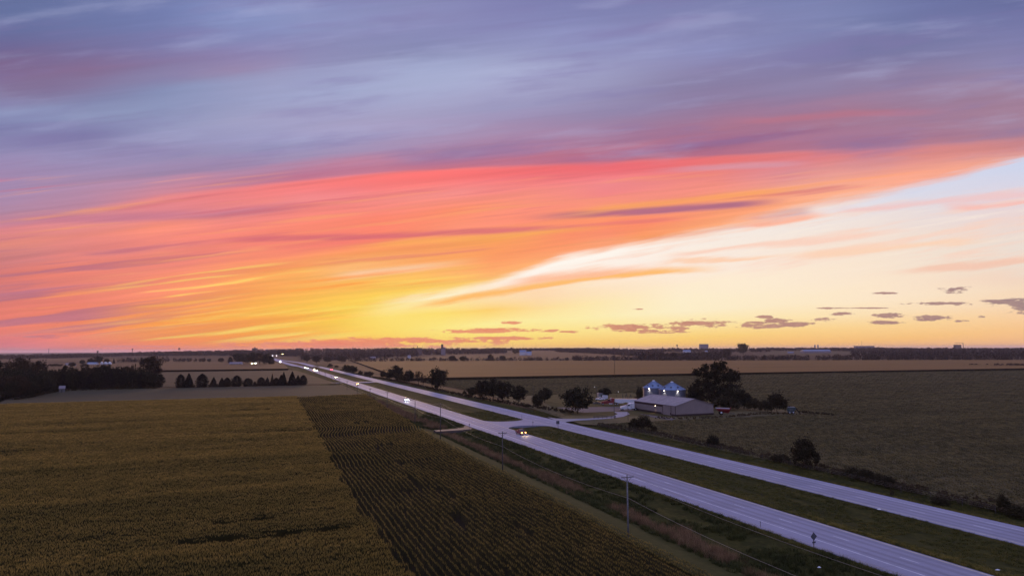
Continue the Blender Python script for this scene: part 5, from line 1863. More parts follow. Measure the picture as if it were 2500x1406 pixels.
c8 = car('farthest car with white lights at the bend under the trees', 684, 884.2, M['grey'], hl('farthest headlight', (.9, .93, 1.0), 500), 'sedan', lens=(.45, .35))
c9 = car('car with red tail lights driving away on the far carriageway', 794, 903.5, M['charcoal'], None, 'sedan', away=True, w_off=116.5, lens=(.5, .4))
for c, col, pw in ((p1, (1, .72, .35), 900), (c1, (.9, .95, 1.0), 1800)):
    for sd in (-1, 1):
        lamp('headlight_beam', (3.0 if c is p1 else 2.5, sd * .65, .8), col, pw, (0, -(PI / 2 - .10), 0), .9, .8, c)


def semi(label, body, px, py, heading, trailer, sleeper_h=3.7):
    x, y, z = gpz(px, py)
    t = thing('semi_truck', label, 'semi truck', (x, y, .14), heading, 'trucks parked in the farmyard')
    MB().prism([(.2, 1.0), (.2, 2.55), (3.35, 1.95), (3.75, 1.6), (3.78, .62), (3.3, .5), (.2, .7)][::-1], -.85, .85).build('hood', body, t)
    MB().prism([(-1.3, .9), (-1.3, 3.1), (-.2, 3.15), (.75, 2.35), (1.0, 2.2), (1.0, .9)][::-1], -1.12, 1.12).build('cab', body, t)
    MB().prism([(-3.3, .9), (-3.3, sleeper_h), (-1.6, sleeper_h), (-.4, 3.18), (-1.28, 3.1), (-1.28, .9)][::-1], -1.2, 1.2).build('sleeper', body, t)
    MB().add([(.80, -1.0, 2.36), (.80, 1.0, 2.36), (-.13, .98, 3.12), (-.13, -.98, 3.12)], [(0, 1, 2, 3)]).build('windscreen', M['glass'], t)
    for sd in (-1, 1):
        MB().add([(-.95, sd * 1.125, 2.2), (.45, sd * 1.125, 2.2), (-.15, sd * 1.125, 2.95), (-.95, sd * 1.125, 2.95)], [(0, 1, 2, 3)]).build('side_window', M['glass'], t)
        MB().tube((-1.5, sd * 1.3, .9), (-1.5, sd * 1.3, 4.0), .09, n=8).build('exhaust_stack', M['chrome'], t, True)
        MB().tube((-2.6, sd * .98, .75), (-.4, sd * .98, .75), .34, n=14).build('fuel_tank', M['chrome'], t, True)
        MB().prism([(2.0, .95), (2.2, 1.25), (3.0, 1.3), (3.5, 1.0), (3.5, .9), (2.9, 1.15), (2.3, 1.1), (2.05, .85)], sd * 1.0 - .18, sd * 1.0 + .18).build('fender', body, t)
        MB().box((3.62, sd * .88, 1.05), (.16, .34, .26)).build('headlight', M['chrome'], t)
        wheel(t, 2.75, sd * .98, .5, .3)
        for xx in (-3.9, -5.2):
            wheel(t, xx, sd * .92, .5, .55)
    MB().box((3.80, 0, 1.35), (.06, 1.1, 1.0)).build('grille', M['chrome'], t)
    MB().box((3.88, 0, .62), (.16, 2.3, .34)).build('bumper', M['chrome'], t)
    MB().box((-2.6, 0, .95), (6.4, .85, .22)).build('frame', M['black'], t)
    MB().box((-4.6, 0, 1.14), (1.1, 1.0, .12)).build('fifth_wheel', M['darkmetal'], t)
    if trailer:
        q = thing('grain_trailer', 'long white hopper trailer hitched behind the red semi truck', 'trailer', t.location.copy(), heading)
        mb = MB()
        mb.prism([(-3.6, 1.75), (-3.6, 3.35), (-15.5, 3.35), (-15.5, 1.75), (-13.6, 1.15), (-11.2, 1.15), (-9.6, 1.7), (-8.0, 1.15), (-5.6, 1.15)], -1.25, 1.25)
        mb.build('hopper_body', M['white'], q)
        MB().box((-9.55, 0, 3.42), (12.0, 2.6, .12)).build('top_rail', M['chrome'], q)
        mb = MB()
        for k in range(13):
            for sd in (-1, 1):
                mb.box((-3.9 - k * .95, sd * 1.27, 2.55), (.09, .05, 1.55))
        mb.build('side_posts', M['white'], q)
        MB().box((-14.2, 0, 1.0), (2.8, 1.0, .2)).build('frame', M['black'], q)
        for xx in (-13.4, -14.7):
            for sd in (-1, 1):
                wheel(q, xx, sd * .95, .5, .5)
        for sd in (-1, 1):
            MB().box((-6.2, sd * .7, .7), (.14, .14, 1.2)).build('landing_leg', M['darkmetal'], q)
    return t


ang_left = math.radians(171)
semi('red long nose semi truck parked with a white trailer', M['red'], 1485, 989, ang_left, True)
xw = semi('white truck tractor with bare deck parked at the shed corner', M['white'], 1532, 1002, ang_left + .28, False, 3.6)
xw['group'] = 'trucks parked in the farmyard'


def parked_pickup():
    t = car('white pickup parked beside the small grey shed', 1468, 978, M['white'], M['chrome'], 'pickup', group='farm vehicles')
    x, y, z = gpz(1466, 977)
    t.location = (x, y, .12)
    t.rotation_euler.z = PI * .96
    return t


parked_pickup()
t = thing('box_trailer', 'small pale box trailer just right of the white pickup', 'trailer', gpz(1477, 975), .1)
MB().box((0, 0, 1.5), (3.2, 2.0, 1.9)).build('cargo_box', M['whitewall'], t)
MB().box((0, 0, .48), (3.6, 1.4, .12)).build('frame', M['black'], t)
for sd in (-1, 1):
    wheel(t, 0, sd * 1.08, .34)
t = thing('car', 'dark car parked in front of the red semi truck', 'car', gpz(1457, 986), PI * .9)
MB().prism([(-2.3, .45), (-2.32, .9), (-2.1, .98), (.85, .95), (2.15, .82), (2.35, .68), (2.36, .38), (2.0, .28), (-2.1, .3)], -.9, .9).build('body', M['charcoal'], t)
MB().prism([(-1.75, .96), (-1.05, 1.42), (.05, 1.45), (1.0, .93)], -.78, .78).build('cab', M['glass'], t)
for xx in (-1.4, 1.4):
    for sd in (-1, 1):
        wheel(t, xx, sd * .82, .32)

# --- the metal shed
sx, sy = gp(1650, 1016.5)
t = thing('machine_shed', 'large tan metal shed with low gable roof beside the drive', 'shed', (sx, sy, 0), math.atan2(D_[1], D_[0]))
# local x runs along the highway (away from camera), local y to the left of it, so the gable goes towards -y
SL, SWD, EH, RH = 36.0, 20.6, 4.7, 7.6
mb = MB()
mb.add([(0, 0, .3), (SL, 0, .3), (SL, -SWD, .3), (0, -SWD, .3), (0, 0, EH), (SL, 0, EH), (SL, -SWD, EH), (0, -SWD, EH), (0, -SWD / 2, RH - .05), (SL, -SWD / 2, RH - .05)],
       [(0, 1, 5, 4), (2, 3, 7, 6), (0, 4, 8, 7, 3), (1, 2, 6, 9, 5)])
mb.build('wall', M['shedwall'], t)
mb = MB()
for q in range(0, 62):
    mb.box((.25 + q * .5, .012, EH / 2 + .1), (.05, .024, EH - .9))
for q in range(0, 36):
    yy = .4 + q * .5
    hh = EH + (RH - EH) * (1 - abs(yy - SWD / 2) / (SWD / 2)) - .2
    mb.box((-.012, -yy, (hh + .4) / 2), (.024, .05, hh - .4))
mb.build('siding_ribs', M['shedwall'], t)
mb = MB()
ov = .35
for sd in (0, 1):
    y0 = ov if sd == 0 else -SWD - ov
    z0 = EH - (RH - EH) * ov / (SWD / 2)
    mb.add([(-ov, y0, z0), (SL + ov, y0, z0), (SL + ov, -SWD / 2, RH), (-ov, -SWD / 2, RH),
            (-ov, y0, z0 + .1), (SL + ov, y0, z0 + .1), (SL + ov, -SWD / 2, RH + .1), (-ov, -SWD / 2, RH + .1)],
           [(0, 1, 2, 3), (7, 6, 5, 4), (0, 4, 5, 1), (3, 7, 4, 0), (1, 5, 6, 2)])
rf = mb.build('roof', M['shedroof'], t)
MB().box((SL / 2, -SWD / 2, RH + .12), (SL + .8, .5, .07)).build('ridge_cap', M['shedroof'], rf)
MB().box((SL * .60, .03, EH - .62), (SL * .79, .06, 1.0)).build('eave_band', M['shedtrim'], t)
MB().box((SL * .66, .03, .62), (SL * .68, .06, .75)).build('base_band', M['shedtrim'], t)
mb = MB()
mb.box((-.03, -SWD / 2, .5), (.06, SWD + .12, .75))
mb.box((1.6, .03, .5), (3.4, .06, .75))
mb.build('base_trim', M['shedtrim'], t)
mb = MB()
for xx in (-.0, 3.55, 10.3):
    mb.box((xx + .16, .045, EH / 2 + .1), (.36, .07, EH - .3))
mb.build('door_trim', M['shedtrim'], t)
mb = MB()
for k in range(3):
    mb.box((4.75 + k * 2.2, .05, EH / 2 - .05), (2.12, .06, EH - .35))
mb.build('sliding_door', M['shedwall'], t)
MB().box((3.9, .1, .85), (.9, .06, 1.0)).build('door_latch_panel', M['shedtrim'], t)
MB().box((16.6, .16, EH - 1.15), (.28, .24, .2)).build('wall_lamp', M['bulbwarm'], t)
lamp('shed_floodlight', (16.6, .55, EH - 1.0), (1.0, .72, .42), 700, (math.radians(14), 0, 0), 1.3, .9, t)
slab('driveway', [SW(*gp(1560, 1010)), SW(*gp(1650, 1022)), SW(*gp(1640, 1026)), SW(*gp(1600, 1020))], M['gravel'], .12)

# --- the two grain bins
def bin_(label, px, dist, d, ye, ya, lamps):
    x, y, z = far_at(px, dist)
    t = thing('grain_bin', label, 'grain bin', (x, y, 0), 0, 'grain bins behind the shed')
    eh = H + ray(px, ye)[2] * (dist / ray(px, ye)[1])
    ah = H + ray(px, ya)[2] * (dist / ray(px, ya)[1])
    R = d / 2
    prof = []
    zz = 0.0
    k = 0
    while zz < eh:
        prof.append((R + (.03 if k % 2 else 0), zz))
        zz += .22
        k += 1
    prof.append((R, eh))
    MB().lathe(prof, 56).build('wall', M['galvwall'], t, False)
    rr = [(R + .25, eh - .12), (R + .22, eh), (.75, ah - .35)]
    rf = MB().lathe(rr, 56).build('roof', M['galv'], t, False)
    mb = MB()
    for i in range(40):
        a = 2 * PI * i / 40
        mb.tube(((R + .2) * math.cos(a), (R + .2) * math.sin(a), eh + .04), (.78 * math.cos(a), .78 * math.sin(a), ah - .31), .05, n=4)
    mb.build('roof_ribs', M['galv'], rf)
    MB().lathe([(.8, ah - .4), (.8, ah - .1), (.4, ah + .12), (0, ah + .14)], 16).build('roof_cap', M['white'], rf, True)
    for a in (-1.9, -1.2, -2.6):
        MB().box((R * .75 * math.cos(a), R * .75 * math.sin(a), eh + (ah - eh) * .27 + .2), (.7, .7, .5)).build('roof_vent', M['darkmetal'], rf)
    mb = MB()
    for sd in (-.22, .22):
        mb.tube((sd - R * .0, -R - .25, 0), (sd, -R - .25, eh), .03, n=5)
    lad = mb
    for k in range(int(eh / .35)):
        lad.tube((-.22, -R - .25, .3 + k * .35), (.22, -R - .25, .3 + k * .35), .02, n=4)
    lad.build('ladder', M['galv'], t)
    for px_ in lamps:
        a = math.atan2(-math.sqrt(max(.01, R * R - ((px_ - px) * dist / F) ** 2)), (px_ - px) * dist / F)
        MB().box((math.cos(a) * (R + .25), math.sin(a) * (R + .25), eh - .55), (.45, .35, .22), a + PI / 2).build('flood_lamp', M['bulbwarm'], t)
        l = lamp('bin_floodlight', (math.cos(a) * (R + .62), math.sin(a) * (R + .62), eh - .45), (1.0, .88, .66), 1100, (0, 0, 0), 1.5, .9, t)
        l.rotation_euler = Vector((-math.cos(a) * .25, -math.sin(a) * .25, -1)).to_track_quat('-Z', 'Y').to_euler()
    return t


bin_('left galvanised grain bin with a conical roof behind the shed', 1594, 384, 11.8, 945.5, 928.5, (1579,))
bin_('right galvanised grain bin with two floodlights behind the shed', 1638.5, 368, 13.9, 950, 931.5, (1615, 1644))

# --- other farm things
x, y, z = gpz(1470, 971)
t = thing('small_shed', 'small grey shed under the dark tree behind the white pickup', 'shed', (x, y, 0), .1)
MB().box((0, 0, 1.4), (5.6, 4, 2.8)).build('wall', M['grey'], t)
MB().prism([(-3.0, 2.75), (-2.9, 3.0), (2.9, 3.7), (3.0, 3.5)][::-1], -2.3, 2.3).build('roof', M['shedroof'], t)
MB().box((-.8, -2.03, 1.1), (1.0, .06, 2.1)).build('door', M['charcoal'], t)

x, y, z = gpz(1765, 1012)
t = thing('grain_cart', 'red grain cart parked at the right end of the shed', 'grain cart', (x, y, .05), -.15)
mb = MB()
top = [(-3.0, -1.6, 3.0), (3.1, -1.6, 2.8), (3.1, 1.6, 2.8), (-3.0, 1.6, 3.0)]
bot = [(-1.2, -.5, 1.0), (2.0, -.5, .7), (2.0, .5, .7), (-1.2, .5, 1.0)]
mid = [(-2.8, -1.6, 2.2), (3.1, -1.6, 2.2), (3.1, 1.6, 2.2), (-2.8, 1.6, 2.2)]
mb.add(top + mid + bot, [(0, 4, 5, 1), (1, 5, 6, 2), (2, 6, 7, 3), (3, 7, 4, 0), (4, 8, 9, 5), (5, 9, 10, 6), (6, 10, 11, 7), (7, 11, 8, 4), (8, 11, 10, 9)])
mb.build('hopper', M['red'], t)
mb = MB()
for a, b in ((0, 1), (1, 2), (2, 3), (3, 0)):
    mb.tube(top[a], top[b], .09, n=6)
mb.build('top_rail', M['whitewall'], t)
for sd in (-1, 1):
    wheel(t, -.9, sd * 1.5, .85, .6)
MB().tube((2.0, 0, .7), (5.4, 0, .6), .1, n=6).build('tongue', M['darkmetal'], t)
MB().tube((2.3, -1.3, .9), (3.4, -1.9, 3.6), .2, n=10).build('unloading_auger', M['maroon'], t)

x, y, z = gpz(1934, 1010)
t = thing('harvester_head', 'dark hooded farm machine with a folded chute under the bushy tree', 'farm machine', (x, y, .05), -.25)
MB().prism([(-1.6, .7), (-2.2, 1.6), (-2.2, 2.7), (-1.7, 3.1), (1.2, 3.1), (1.7, 2.6), (.8, 1.2), (.6, .7)][::-1], -1.3, 1.3).build('hood', M['green'], t)
MB().prism([(1.2, 3.05), (1.8, 2.9), (3.4, .5), (3.0, .3), (1.4, 2.4)], -.5, .5).build('chute', M['black'], t)
MB().box((-.3, -1.33, 1.9), (1.2, .05, .8)).build('side_panel', M['signback'], t)
MB().box((-.3, 0, 3.15), (3.0, 2.4, .1)).build('roof', M['grey'], t)
for xx in (-1.2, .4):
    for sd in (-1, 1):
        wheel(t, xx, sd * 1.3, .6, .35)

x, y, z = gpz(1530, 975)
t = thing('field_cultivator', 'folded field cultivator with upright wings left of the grain bins', 'farm implement', (x, y, .05), 0)
mb = MB()
for q, hh, ln in ((-2.7, 4.2, .5), (-1.0, 3.4, .7), (.6, 4.0, -.9), (1.6, 2.8, .8), (2.9, 3.5, -.5)):
    mb.tube((q, 0, .4), (q + ln, .1, hh), .11, .07, n=6)
    mb.tube((q + .5, .3, .4), (q + ln, .1, hh), .08, .05, n=5)
mb.build('wing', M['darkmetal'], t)
MB().box((0, 0, .7), (6.6, .2, .2)).build('frame', M['darkmetal'], t)
mb = MB()
for k in range(12):
    mb.tube((-3.1 + k * .56, 0, .7), (-3.0 + k * .56, -.3, .0), .04, n=4)
mb.build('shanks', M['darkmetal'], t)
for sd in (-1, 1):
    wheel(t, sd * 1.2, -.5, .4, .25)

# board fence by the drive
a = Vector((*gp(1450, 1022), 0))
b = Vector((*gp(1503, 1021), 0))
ang = math.atan2((b - a).y, (b - a).x)
L = (b - a).length
t = thing('board_fence', 'low dark board fence left of the farm drive', 'fence', a, ang)
for k in range(6):
    MB().box((L * k / 5, 0, .5), (.16, .16, 1.6)).build('post', M['pole'], t)
for zz in (.55, 1.0):
    MB().box((L / 2, -.1, zz), (L, .05, .2)).build('rail', M['pole'], t)

# wire fence along the right-of-way line
FPX = [(1450, 1040), (1600, 1063), (1700, 1086), (1830, 1113), (1968, 1144), (2080, 1169), (2200, 1199), (2350, 1231), (2520, 1270)]
fp = [Vector((*gp(*p), 0)) for p in FPX]
t = thing('wire_fence', 'thin post and wire fence along the bean field', 'fence', fp[0], 0)
posts = []
for p, q in zip(fp[:-1], fp[1:]):
    n = max(1, int((q - p).length / 5))
    for k in range(n):
        posts.append(p.lerp(q, k / n) - fp[0])
for q in posts[:60]:
    MB().tube((q.x, q.y, -.3), (q.x, q.y, 1.25), .045, n=5).build('post', M['pole'], t)
mb = MB()
for p, q in zip(posts[:-1], posts[1:]):
    for zz in (.4, .75, 1.1):
        mb.tube((p.x, p.y, zz), (q.x, q.y, zz), .006, n=3, cap=False)
mb.build('wire', M['wire'], t)

# wooden hut at the grove
x, y, z = gpz(151, 957)
t = thing('wooden_hut', 'small grey wooden hut with a pale pitched roof at the edge of the grove', 'hut', (x, y, 0), .5)
MB().add([(-1.8, -1.8, 0), (1.8, -1.8, 0), (1.8, 1.8, 0), (-1.8, 1.8, 0), (-1.8, -1.8, 2.9), (1.8, -1.8, 2.9), (1.8, 1.8, 2.9), (-1.8, 1.8, 2.9), (-1.8, 0, 4.6), (1.8, 0, 4.6)],
         [(0, 1, 5, 4), (2, 3, 7, 6), (0, 4, 8, 7, 3), (1, 2, 6, 9, 5)]).build('wall', paint('grey boards', (.16, .15, .15), .9, .1, var=.25), t)
mb = MB()
for sd in (-1, 1):
    mb.add([(-2.1, sd * 2.2, 2.6), (2.1, sd * 2.2, 2.6), (2.1, 0, 4.72), (-2.1, 0, 4.72), (-2.1, sd * 2.2, 2.7), (2.1, sd * 2.2, 2.7), (2.1, 0, 4.84), (-2.1, 0, 4.84)], [(0, 1, 2, 3), (7, 6, 5, 4), (0, 4, 5, 1), (3, 7, 4, 0), (1, 5, 6, 2)])
mb.build('roof', M['palebld'], t)
MB().box((0, -1.83, 1.0), (.9, .06, 1.9)).build('door', M['charcoal'], t)


# litter and pale objects on the grass
def scrap(px, py, label, sx_, sy_, sz_):
    x, y, z = gpz(px, py)
    mb = MB()
    r = random.Random(px)
    n = 9
    vs = [(math.cos(2 * PI * k / n) * sx_ * r.uniform(.6, 1), math.sin(2 * PI * k / n) * sy_ * r.uniform(.6, 1), 0) for k in range(n)]
    mb.add(vs + [(0, 0, sz_)] + [(0, 0, 0)], [(k, (k + 1) % n, n) for k in range(n)] + [((k + 1) % n, k, n + 1) for k in range(n)])
    o = mb.build('litter', M['white'], None)
    o.location = (x, y, z + .3)
    tag(o, label, 'litter', 'bits of pale litter on the grass')


scrap(2147, 1249, 'white scrap on the median beside the far carriageway', .55, .3, .2)
scrap(2000, 1381, 'white scrap in the dark ditch below the diamond sign', .35, .22, .18)
scrap(2436, 1393, 'white scrap at the far right bottom of the median', .4, .2, .15)
scrap(1186, 1088, 'pale scrap in the pink ditch grass by the second pole', .45, .3, .25)

# ------------------------------------------------------------------ far buildings, towers and masts
def top_h(px, yt, dist):
    r_ = ray(px, yt)
    return H + r_[2] * dist / r_[1]


def far_box(name, label, cat, px, wpx, yt, yb, dist, mat, roofmat=None, depth=None, gable=False, windows=0, group=None):
    x, y, z = far_at(px, dist)
    zt = top_h(px, yt, dist)
    zb = min(z - .5, top_h(px, yb, dist))
    w = wpx * dist / F
    d = depth or max(8.0, w * .35)
    t = thing(name, label, cat, (x, y, zb), 0, group)
    h = zt - zb
    if gable:
        eh = h * .62
        MB().box((0, 0, eh / 2), (w, d, eh)).build('wall', mat, t)
        MB().add([(-w / 2 - .4, -d / 2 - .4, eh - .1), (w / 2 + .4, -d / 2 - .4, eh - .1), (w / 2 + .4, 0, h), (-w / 2 - .4, 0, h), (-w / 2 - .4, d / 2 + .4, eh - .1), (w / 2 + .4, d / 2 + .4, eh - .1)],
                 [(0, 1, 2, 3), (3, 2, 5, 4), (0, 3, 4), (1, 5, 2)]).build('roof', roofmat or M['galv'], t)
    else:
        MB().box((0, 0, h / 2), (w, d, h)).build('wall', mat, t)
        MB().box((0, 0, h + .3), (w * 1.03, d * 1.03, .6)).build('roof', roofmat or mat, t)
    for k in range(windows):
        MB().box((-w / 2 + w * (k + .5) / windows, -d / 2 - .05, h * .42), (w / windows * .45, .12, h * .22)).build('window', M['glass'], t)
    return t


def water_tower(label, px, yt, yb, dist, wpx, style='ball'):
    x, y, z = far_at(px, dist)
    zt = top_h(px, yt, dist)
    h = zt - z
    R = wpx * dist / F / 2
    t = thing('water_tower', label, 'water tower', (x, y, z), 0, 'water towers on the skyline')
    if style == 'ball':
        MB().lathe([(0, h), (R * .6, h - R * .12), (R, h - R * .55), (R * .9, h - R * 1.1), (R * .32, h - R * 1.6)], 18).build('tank', M['steel'], t, True)
        MB().tube((0, 0, 0), (0, 0, h - R * 1.5), R * .42, R * .30, 12).build('stem', M['steel'], t, True)
    else:
        MB().lathe([(0, h), (R * .7, h - R * .2), (R, h - R * .6), (R, h - R * 1.1), (R * .5, h - R * 1.4), (0, h - R * 1.5)], 18).build('tank', M['steel'], t, True)
        for k in range(4):
            a = PI / 4 + k * PI / 2
            MB().tube((R * 1.05 * math.cos(a), R * 1.05 * math.sin(a), 0), (R * .8 * math.cos(a), R * .8 * math.sin(a), h - R), .9, n=6).build('leg', M['steel'], t)
    return t


water_tower('round water tower standing above the far left wood', 238.5, 856, 863, 4700, 5, 'ball')
water_tower('small round water tower right of the round one on the left', 323, 851, 860, 5200, 4, 'ball')
water_tower('wide topped water tower above the trees on the left', 437.5, 849, 858, 5200, 5, 'legs')
water_tower('flat topped water tower above the wood at the highway bend', 725, 849.5, 855, 4600, 6, 'legs')
water_tower('water tower on the skyline above the grain bins', 1653.5, 841, 848, 5200, 4.5, 'ball')
far_box('apartment_block', 'blocky tower building above the trees left of the road end', 'building', 622, 11, 850, 864, 4600, M['brickbld'], windows=4, depth=24)
MB().box((0, 0, 0), (9, 9, 5)).build('rooftop_box', M['brickbld'], bpy.data.objects['apartment_block']).location = (0, 0, top_h(622, 848.6, 4600) - bpy.data.objects['apartment_block'].location.z)
far_box('church_spire_house', 'small building with a dark peak left of the road end', 'building', 652, 3, 852, 862, 4600, M['brickbld'], gable=True, depth=8)
e = far_box('grain_elevator', 'tall grain elevator tower with a pale base on the skyline', 'grain elevator', 1079.5, 5, 840.5, 862, 3050, M['brickbld'], depth=9)
wh = top_h(1085, 847.5, 3050) - e.location.z
MB().box((9.2, -1.5, wh / 2), (9.5, 11, wh)).build('storage_wing', M['palebld'], e)
MB().box((0, -4.6, wh * .42), (8.6, .4, wh * .8)).build('pale_base', M['palebld'], e)
far_box('mill_building', 'low dark mill with a chimney left of the elevator tower', 'building', 1024, 13, 849.5, 860, 3100, M['brickbld'], depth=14)
o = bpy.data.objects['mill_building']
MB().tube((-9, 0, 0), (-9, 0, top_h(1019, 844, 3100) - o.location.z), 1.7, 1.1, 8).build('chimney', M['brickbld'], o)
MB().tube((13, 0, 0), (13, 0, top_h(1034, 845, 3100) - o.location.z), .6, .45, 6).build('vent_stack', M['steel'], o)
far_box('flat_building', 'long flat roofed building on the skyline right of the bins', 'building', 1718.5, 20, 840, 850, 5000, M['palebld'], depth=30)
far_box('white_shed', 'small white shed in the pale field below the flat roofed building', 'shed', 1676.5, 18, 854, 860.5, 3300, M['whitewall'], M['galv'], gable=True)
far_box('white_shed', 'tiny white shed just right of the tallest skyline tree on the right', 'shed', 1724, 6, 855.5, 859, 3300, M['whitewall'], M['galv'], gable=True)
far_box('warehouse', 'long pale warehouse beyond the right tree belt', 'warehouse', 1991, 66, 853.5, 861, 3100, M['palebld'], M['galv'], gable=True, depth=40)
far_box('white_barn', 'white barn on the far rise beyond the corn', 'barn', 1276, 15, 854.5, 862, 3000, M['whitewall'], M['galv'], gable=True)
far_box('white_shed', 'low white shed joined to the right of the far white barn', 'shed', 1291, 13, 858, 862, 3000, M['whitewall'], M['galv'], gable=True)
far_box('white_shed', 'distant long white shed among trees on the left', 'shed', 228, 22, 884.2, 888.6, 1630, M['whitewall'], M['galv'], gable=True, depth=10)
for i, (px, lab) in enumerate(((250, 'left of the three distant white bins'), (259.5, 'middle of the three distant white bins'), (269.5, 'right of the three distant white bins'))):
    dist = 1640
    x, y, z = far_at(px, dist)
    R = (6.2 if i == 0 else 8.6) * dist / F / 2
    hh = top_h(px, 883.2, dist)
    t = thing('white_grain_bin', lab, 'grain bin', (x, y, 0), 0, 'three distant white bins')
    MB().lathe([(R, -.5), (R, hh * .6)], 20).build('wall', M['whitewall'], t, True)
    MB().lathe([(R * 1.03, hh * .58), (R * .1, hh), (0, hh)], 20).build('roof', M['white'], t, True)
far_box('farmhouse', 'distant pale farmhouse left of the long white shed', 'house', 178, 12, 886.3, 892, 1500, M['whitewall'], M['palebld'], gable=True, depth=10, windows=2)
far_box('white_shed', 'low pale shed just left of the distant farmhouse', 'shed', 167, 8, 886.2, 889.5, 1600, M['whitewall'], M['palebld'], gable=True, depth=8)
for k, px in enumerate((566, 573, 581, 589)):
    far_box('white_house', ('first', 'second', 'third', 'fourth')[k] + ' house from the left in the distant white row', 'house', px, 6.8, 883.6, 890.5, 1480, M['whitewall'], M['palebld'], gable=True, depth=9, windows=2, group='white houses in a distant row')
far_box('far_house', 'small pale house at the left foot of the brown wood', 'house', 911, 12, 870.5, 875, 2300, M['palebld'], M['palebld'], gable=True)
far_box('far_house', 'bright white house in a gap of the brown wood', 'house', 999, 7, 866.5, 870.5, 2500, M['whitewall'], M['palebld'], gable=True)
for k, px in enumerate((1990, 1997.5)):
    x, y, z = far_at(px, 5200)
    R, hh = 3.2 * 5200 / F / 2, top_h(px, 842.5, 5200) - z
    t = thing('silo', ('left' if k == 0 else 'right') + ' of two round silos on the right skyline', 'silo', (x, y, z), 0, 'two silos on the right skyline')
    MB().tube((0, 0, 0), (0, 0, hh), R, n=16).build('wall', M['palebld'], t, True)
    MB().lathe([(R, hh), (R * .6, hh + R * .5), (0, hh + R * .6)], 16).build('roof', M['palebld'], t, True)
t = far_box('factory', 'lit factory with a mast on the right skyline', 'factory', 2110, 44, 844.5, 852, 5600, M['palebld'], depth=40)
bt = t.location.z
for q, hh in ((-46, 7), (-24, 9), (40, 8), (52, 11)):
    MB().box((q, -21, hh), (7, .5, 3)).build('lit_window', lamp_mat('lit factory window', (.9, .93, 1), 3.2), t)
MB().tube((-18, 0, 0), (-18, 0, top_h(2105, 832, 5600) - bt), .9, .5, 6).build('mast', M['steel'], t)
t = far_box('grain_terminal', 'dark grain terminal with a conveyor on the far right skyline', 'grain elevator', 2338, 14, 841.5, 850, 5600, M['brickbld'], depth=24)
bt = t.location.z
hh = top_h(2353, 837, 5600) - bt
MB().tube((48, 0, 0), (48, 0, hh), 2.2, n=6).build('elevator_leg', M['steel'], t)
MB().tube((-20, 0, hh - 2), (48, 0, hh), 1.2, n=5).build('conveyor', M['steel'], t)
far_box('far_shed', 'low pale shed in front of the far right wood', 'shed', 1930, 14, 859, 862, 3000, M['palebld'], M['galv'], gable=True)
for px, yt, lab in ((119, 852, 'thin chimney mast above the far left wood'), (1252, 836, 'thin mast left of the paired masts behind the white barn'), (1279, 838, 'thin mast straight above the white barn'), (1308, 837, 'thin mast right of the white barn'), (1513, 832, 'faint tall mast above the wooded rise')):
    x, y, z = far_at(px, 5600)
    t = thing('mast', lab, 'mast', (x, y, z), 0, 'thin masts on the skyline')
    hh = top_h(px, yt, 5600) - z
    w = 2.0 if px == 119 else .55
    MB().tube((0, 0, 0), (0, 0, hh), w, w * .7, 6).build('shaft', M['steel'], t)
    MB().box((0, 0, hh * .97), (w * 4, w * 1.2, w * 1.6)).build('antenna', M['steel'], t)

# street lamps and lit signs at the far bend
for px, py, dist, lab, k, mat in ((652, 870.6, 2300, 'leftmost of the bright street lamps at the road end', 1, M['bulbwhite']), (665.5, 868.5, 2350, 'second bright street lamp from the left at the road end', 1, M['bulbwhite']),
                                  (676.5, 867.8, 2450, 'third bright street lamp from the left at the road end', 1, M['bulbwhite']), (690, 864.6, 2450, 'greenish yellow lamp right of the other street lamps', 1.6, lamp_mat('signal lamp', (1.0, .85, .25), 90))):
    x, y, z = far_at(px, dist)
    hh = top_h(px, py, dist) - z
    t = thing('street_lamp', lab, 'street lamp', (x, y, z), 0, 'street lamps at the far road end')
    MB().tube((0, 0, 0), (0, 0, hh), .16, .1, 6).build('post', M['darkmetal'], t)
    MB().tube((0, 0, hh - .2), (0, -1.4, hh), .07, n=5).build('arm', M['darkmetal'], t)
    MB().box((0, -1.6, hh), (1.2 * k, .6, .45)).build('lamp_head', mat, t)
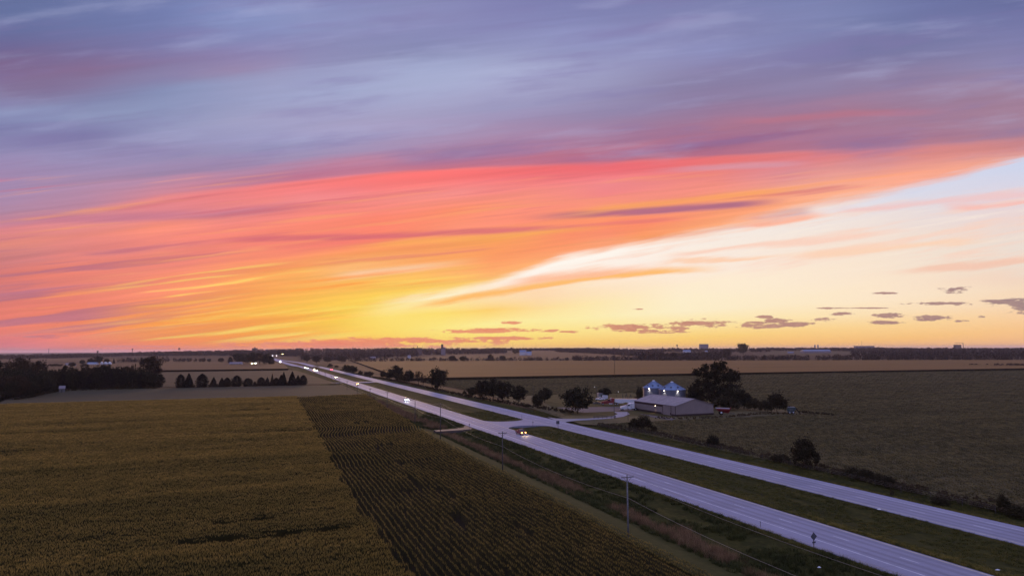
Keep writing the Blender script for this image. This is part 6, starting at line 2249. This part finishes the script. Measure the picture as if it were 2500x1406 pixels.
for px, py, dist, lab, m_ in ((616, 888, 1500, 'warm lamp in the far farmyard right of the white houses', lamp_mat('warm yard lamp', (1, .72, .3), 220)), (625, 886.8, 1500, 'white lamp in the far farmyard', lamp_mat('white yard lamp', (1, .97, .9), 160)), (2066, 853.5, 3600, 'very bright lamp left of the lit factory', lamp_mat('bright yard lamp', (.95, .97, 1), 420))):
    x, y, z = far_at(px, dist)
    hh = max(3.0, top_h(px, py, dist) - z)
    t = thing('yard_lamp', lab, 'yard lamp', (x, y, z), 0)
    MB().tube((0, 0, 0), (0, 0, hh), .12, .08, 6).build('post', M['darkmetal'], t)
    MB().box((0, -.5, hh), (.8, .6, .4)).build('lamp_head', m_, t)

# ------------------------------------------------------------------ evening air and the last light
if HAZE > 0:
    m = bpy.data.materials.new('evening haze')
    m.use_nodes = True
    nt = m.node_tree
    nt.nodes.clear()
    pv = nt.nodes.new('ShaderNodeVolumePrincipled')
    pv.inputs['Color'].default_value = (.94, .80, .84, 1)
    pv.inputs['Density'].default_value = HAZE
    pv.inputs['Anisotropy'].default_value = .35
    om = nt.nodes.new('ShaderNodeOutputMaterial')
    nt.links.new(pv.outputs[0], om.inputs['Volume'])
    o = MB().box((0, 0, 48), (76000, 76000, 104)).build('haze', m)
    o['kind'] = 'stuff'
sun = bpy.data.lights.new('sun', 'SUN')
sun.energy = .9
sun.angle = math.radians(14)
sun.color = (1.0, .62, .34)
so = bpy.data.objects.new('sun', sun)
COL.objects.link(so)
so.rotation_euler = Vector((-math.sin(math.radians(-9)), -math.cos(math.radians(-9)), -math.tan(math.radians(5)))).to_track_quat('-Z', 'Y').to_euler()
cam = bpy.data.cameras.new('camera')
cam.lens = 24.0
cam.sensor_width = 36.0
cam.clip_start = 1.0
cam.clip_end = 60000.0
co = bpy.data.objects.new('camera', cam)
COL.objects.link(co)
co.location = (0, 0, H)
co.rotation_euler = (Matrix.Rotation(PI / 2 + PITCH, 3, 'X') @ Matrix.Rotation(-ROLL, 3, 'Z')).to_euler()
SC.camera = co
SC.view_settings.view_transform = 'Standard'
SC.view_settings.look = 'None'
SC.view_settings.exposure = 0.0
SC.view_settings.gamma = 1.0
SC.cycles.max_bounces = 5
SC.cycles.diffuse_bounces = 2
SC.cycles.glossy_bounces = 2
SC.cycles.transmission_bounces = 3
SC.cycles.volume_bounces = 1
SC.cycles.transparent_max_bounces = 4
SC.cycles.use_denoising = True
SC.cycles.denoising_prefilter = 'ACCURATE'
SC.cycles.sample_clamp_indirect = 1.5
SC.cycles.caustics_reflective = False
SC.cycles.caustics_refractive = False
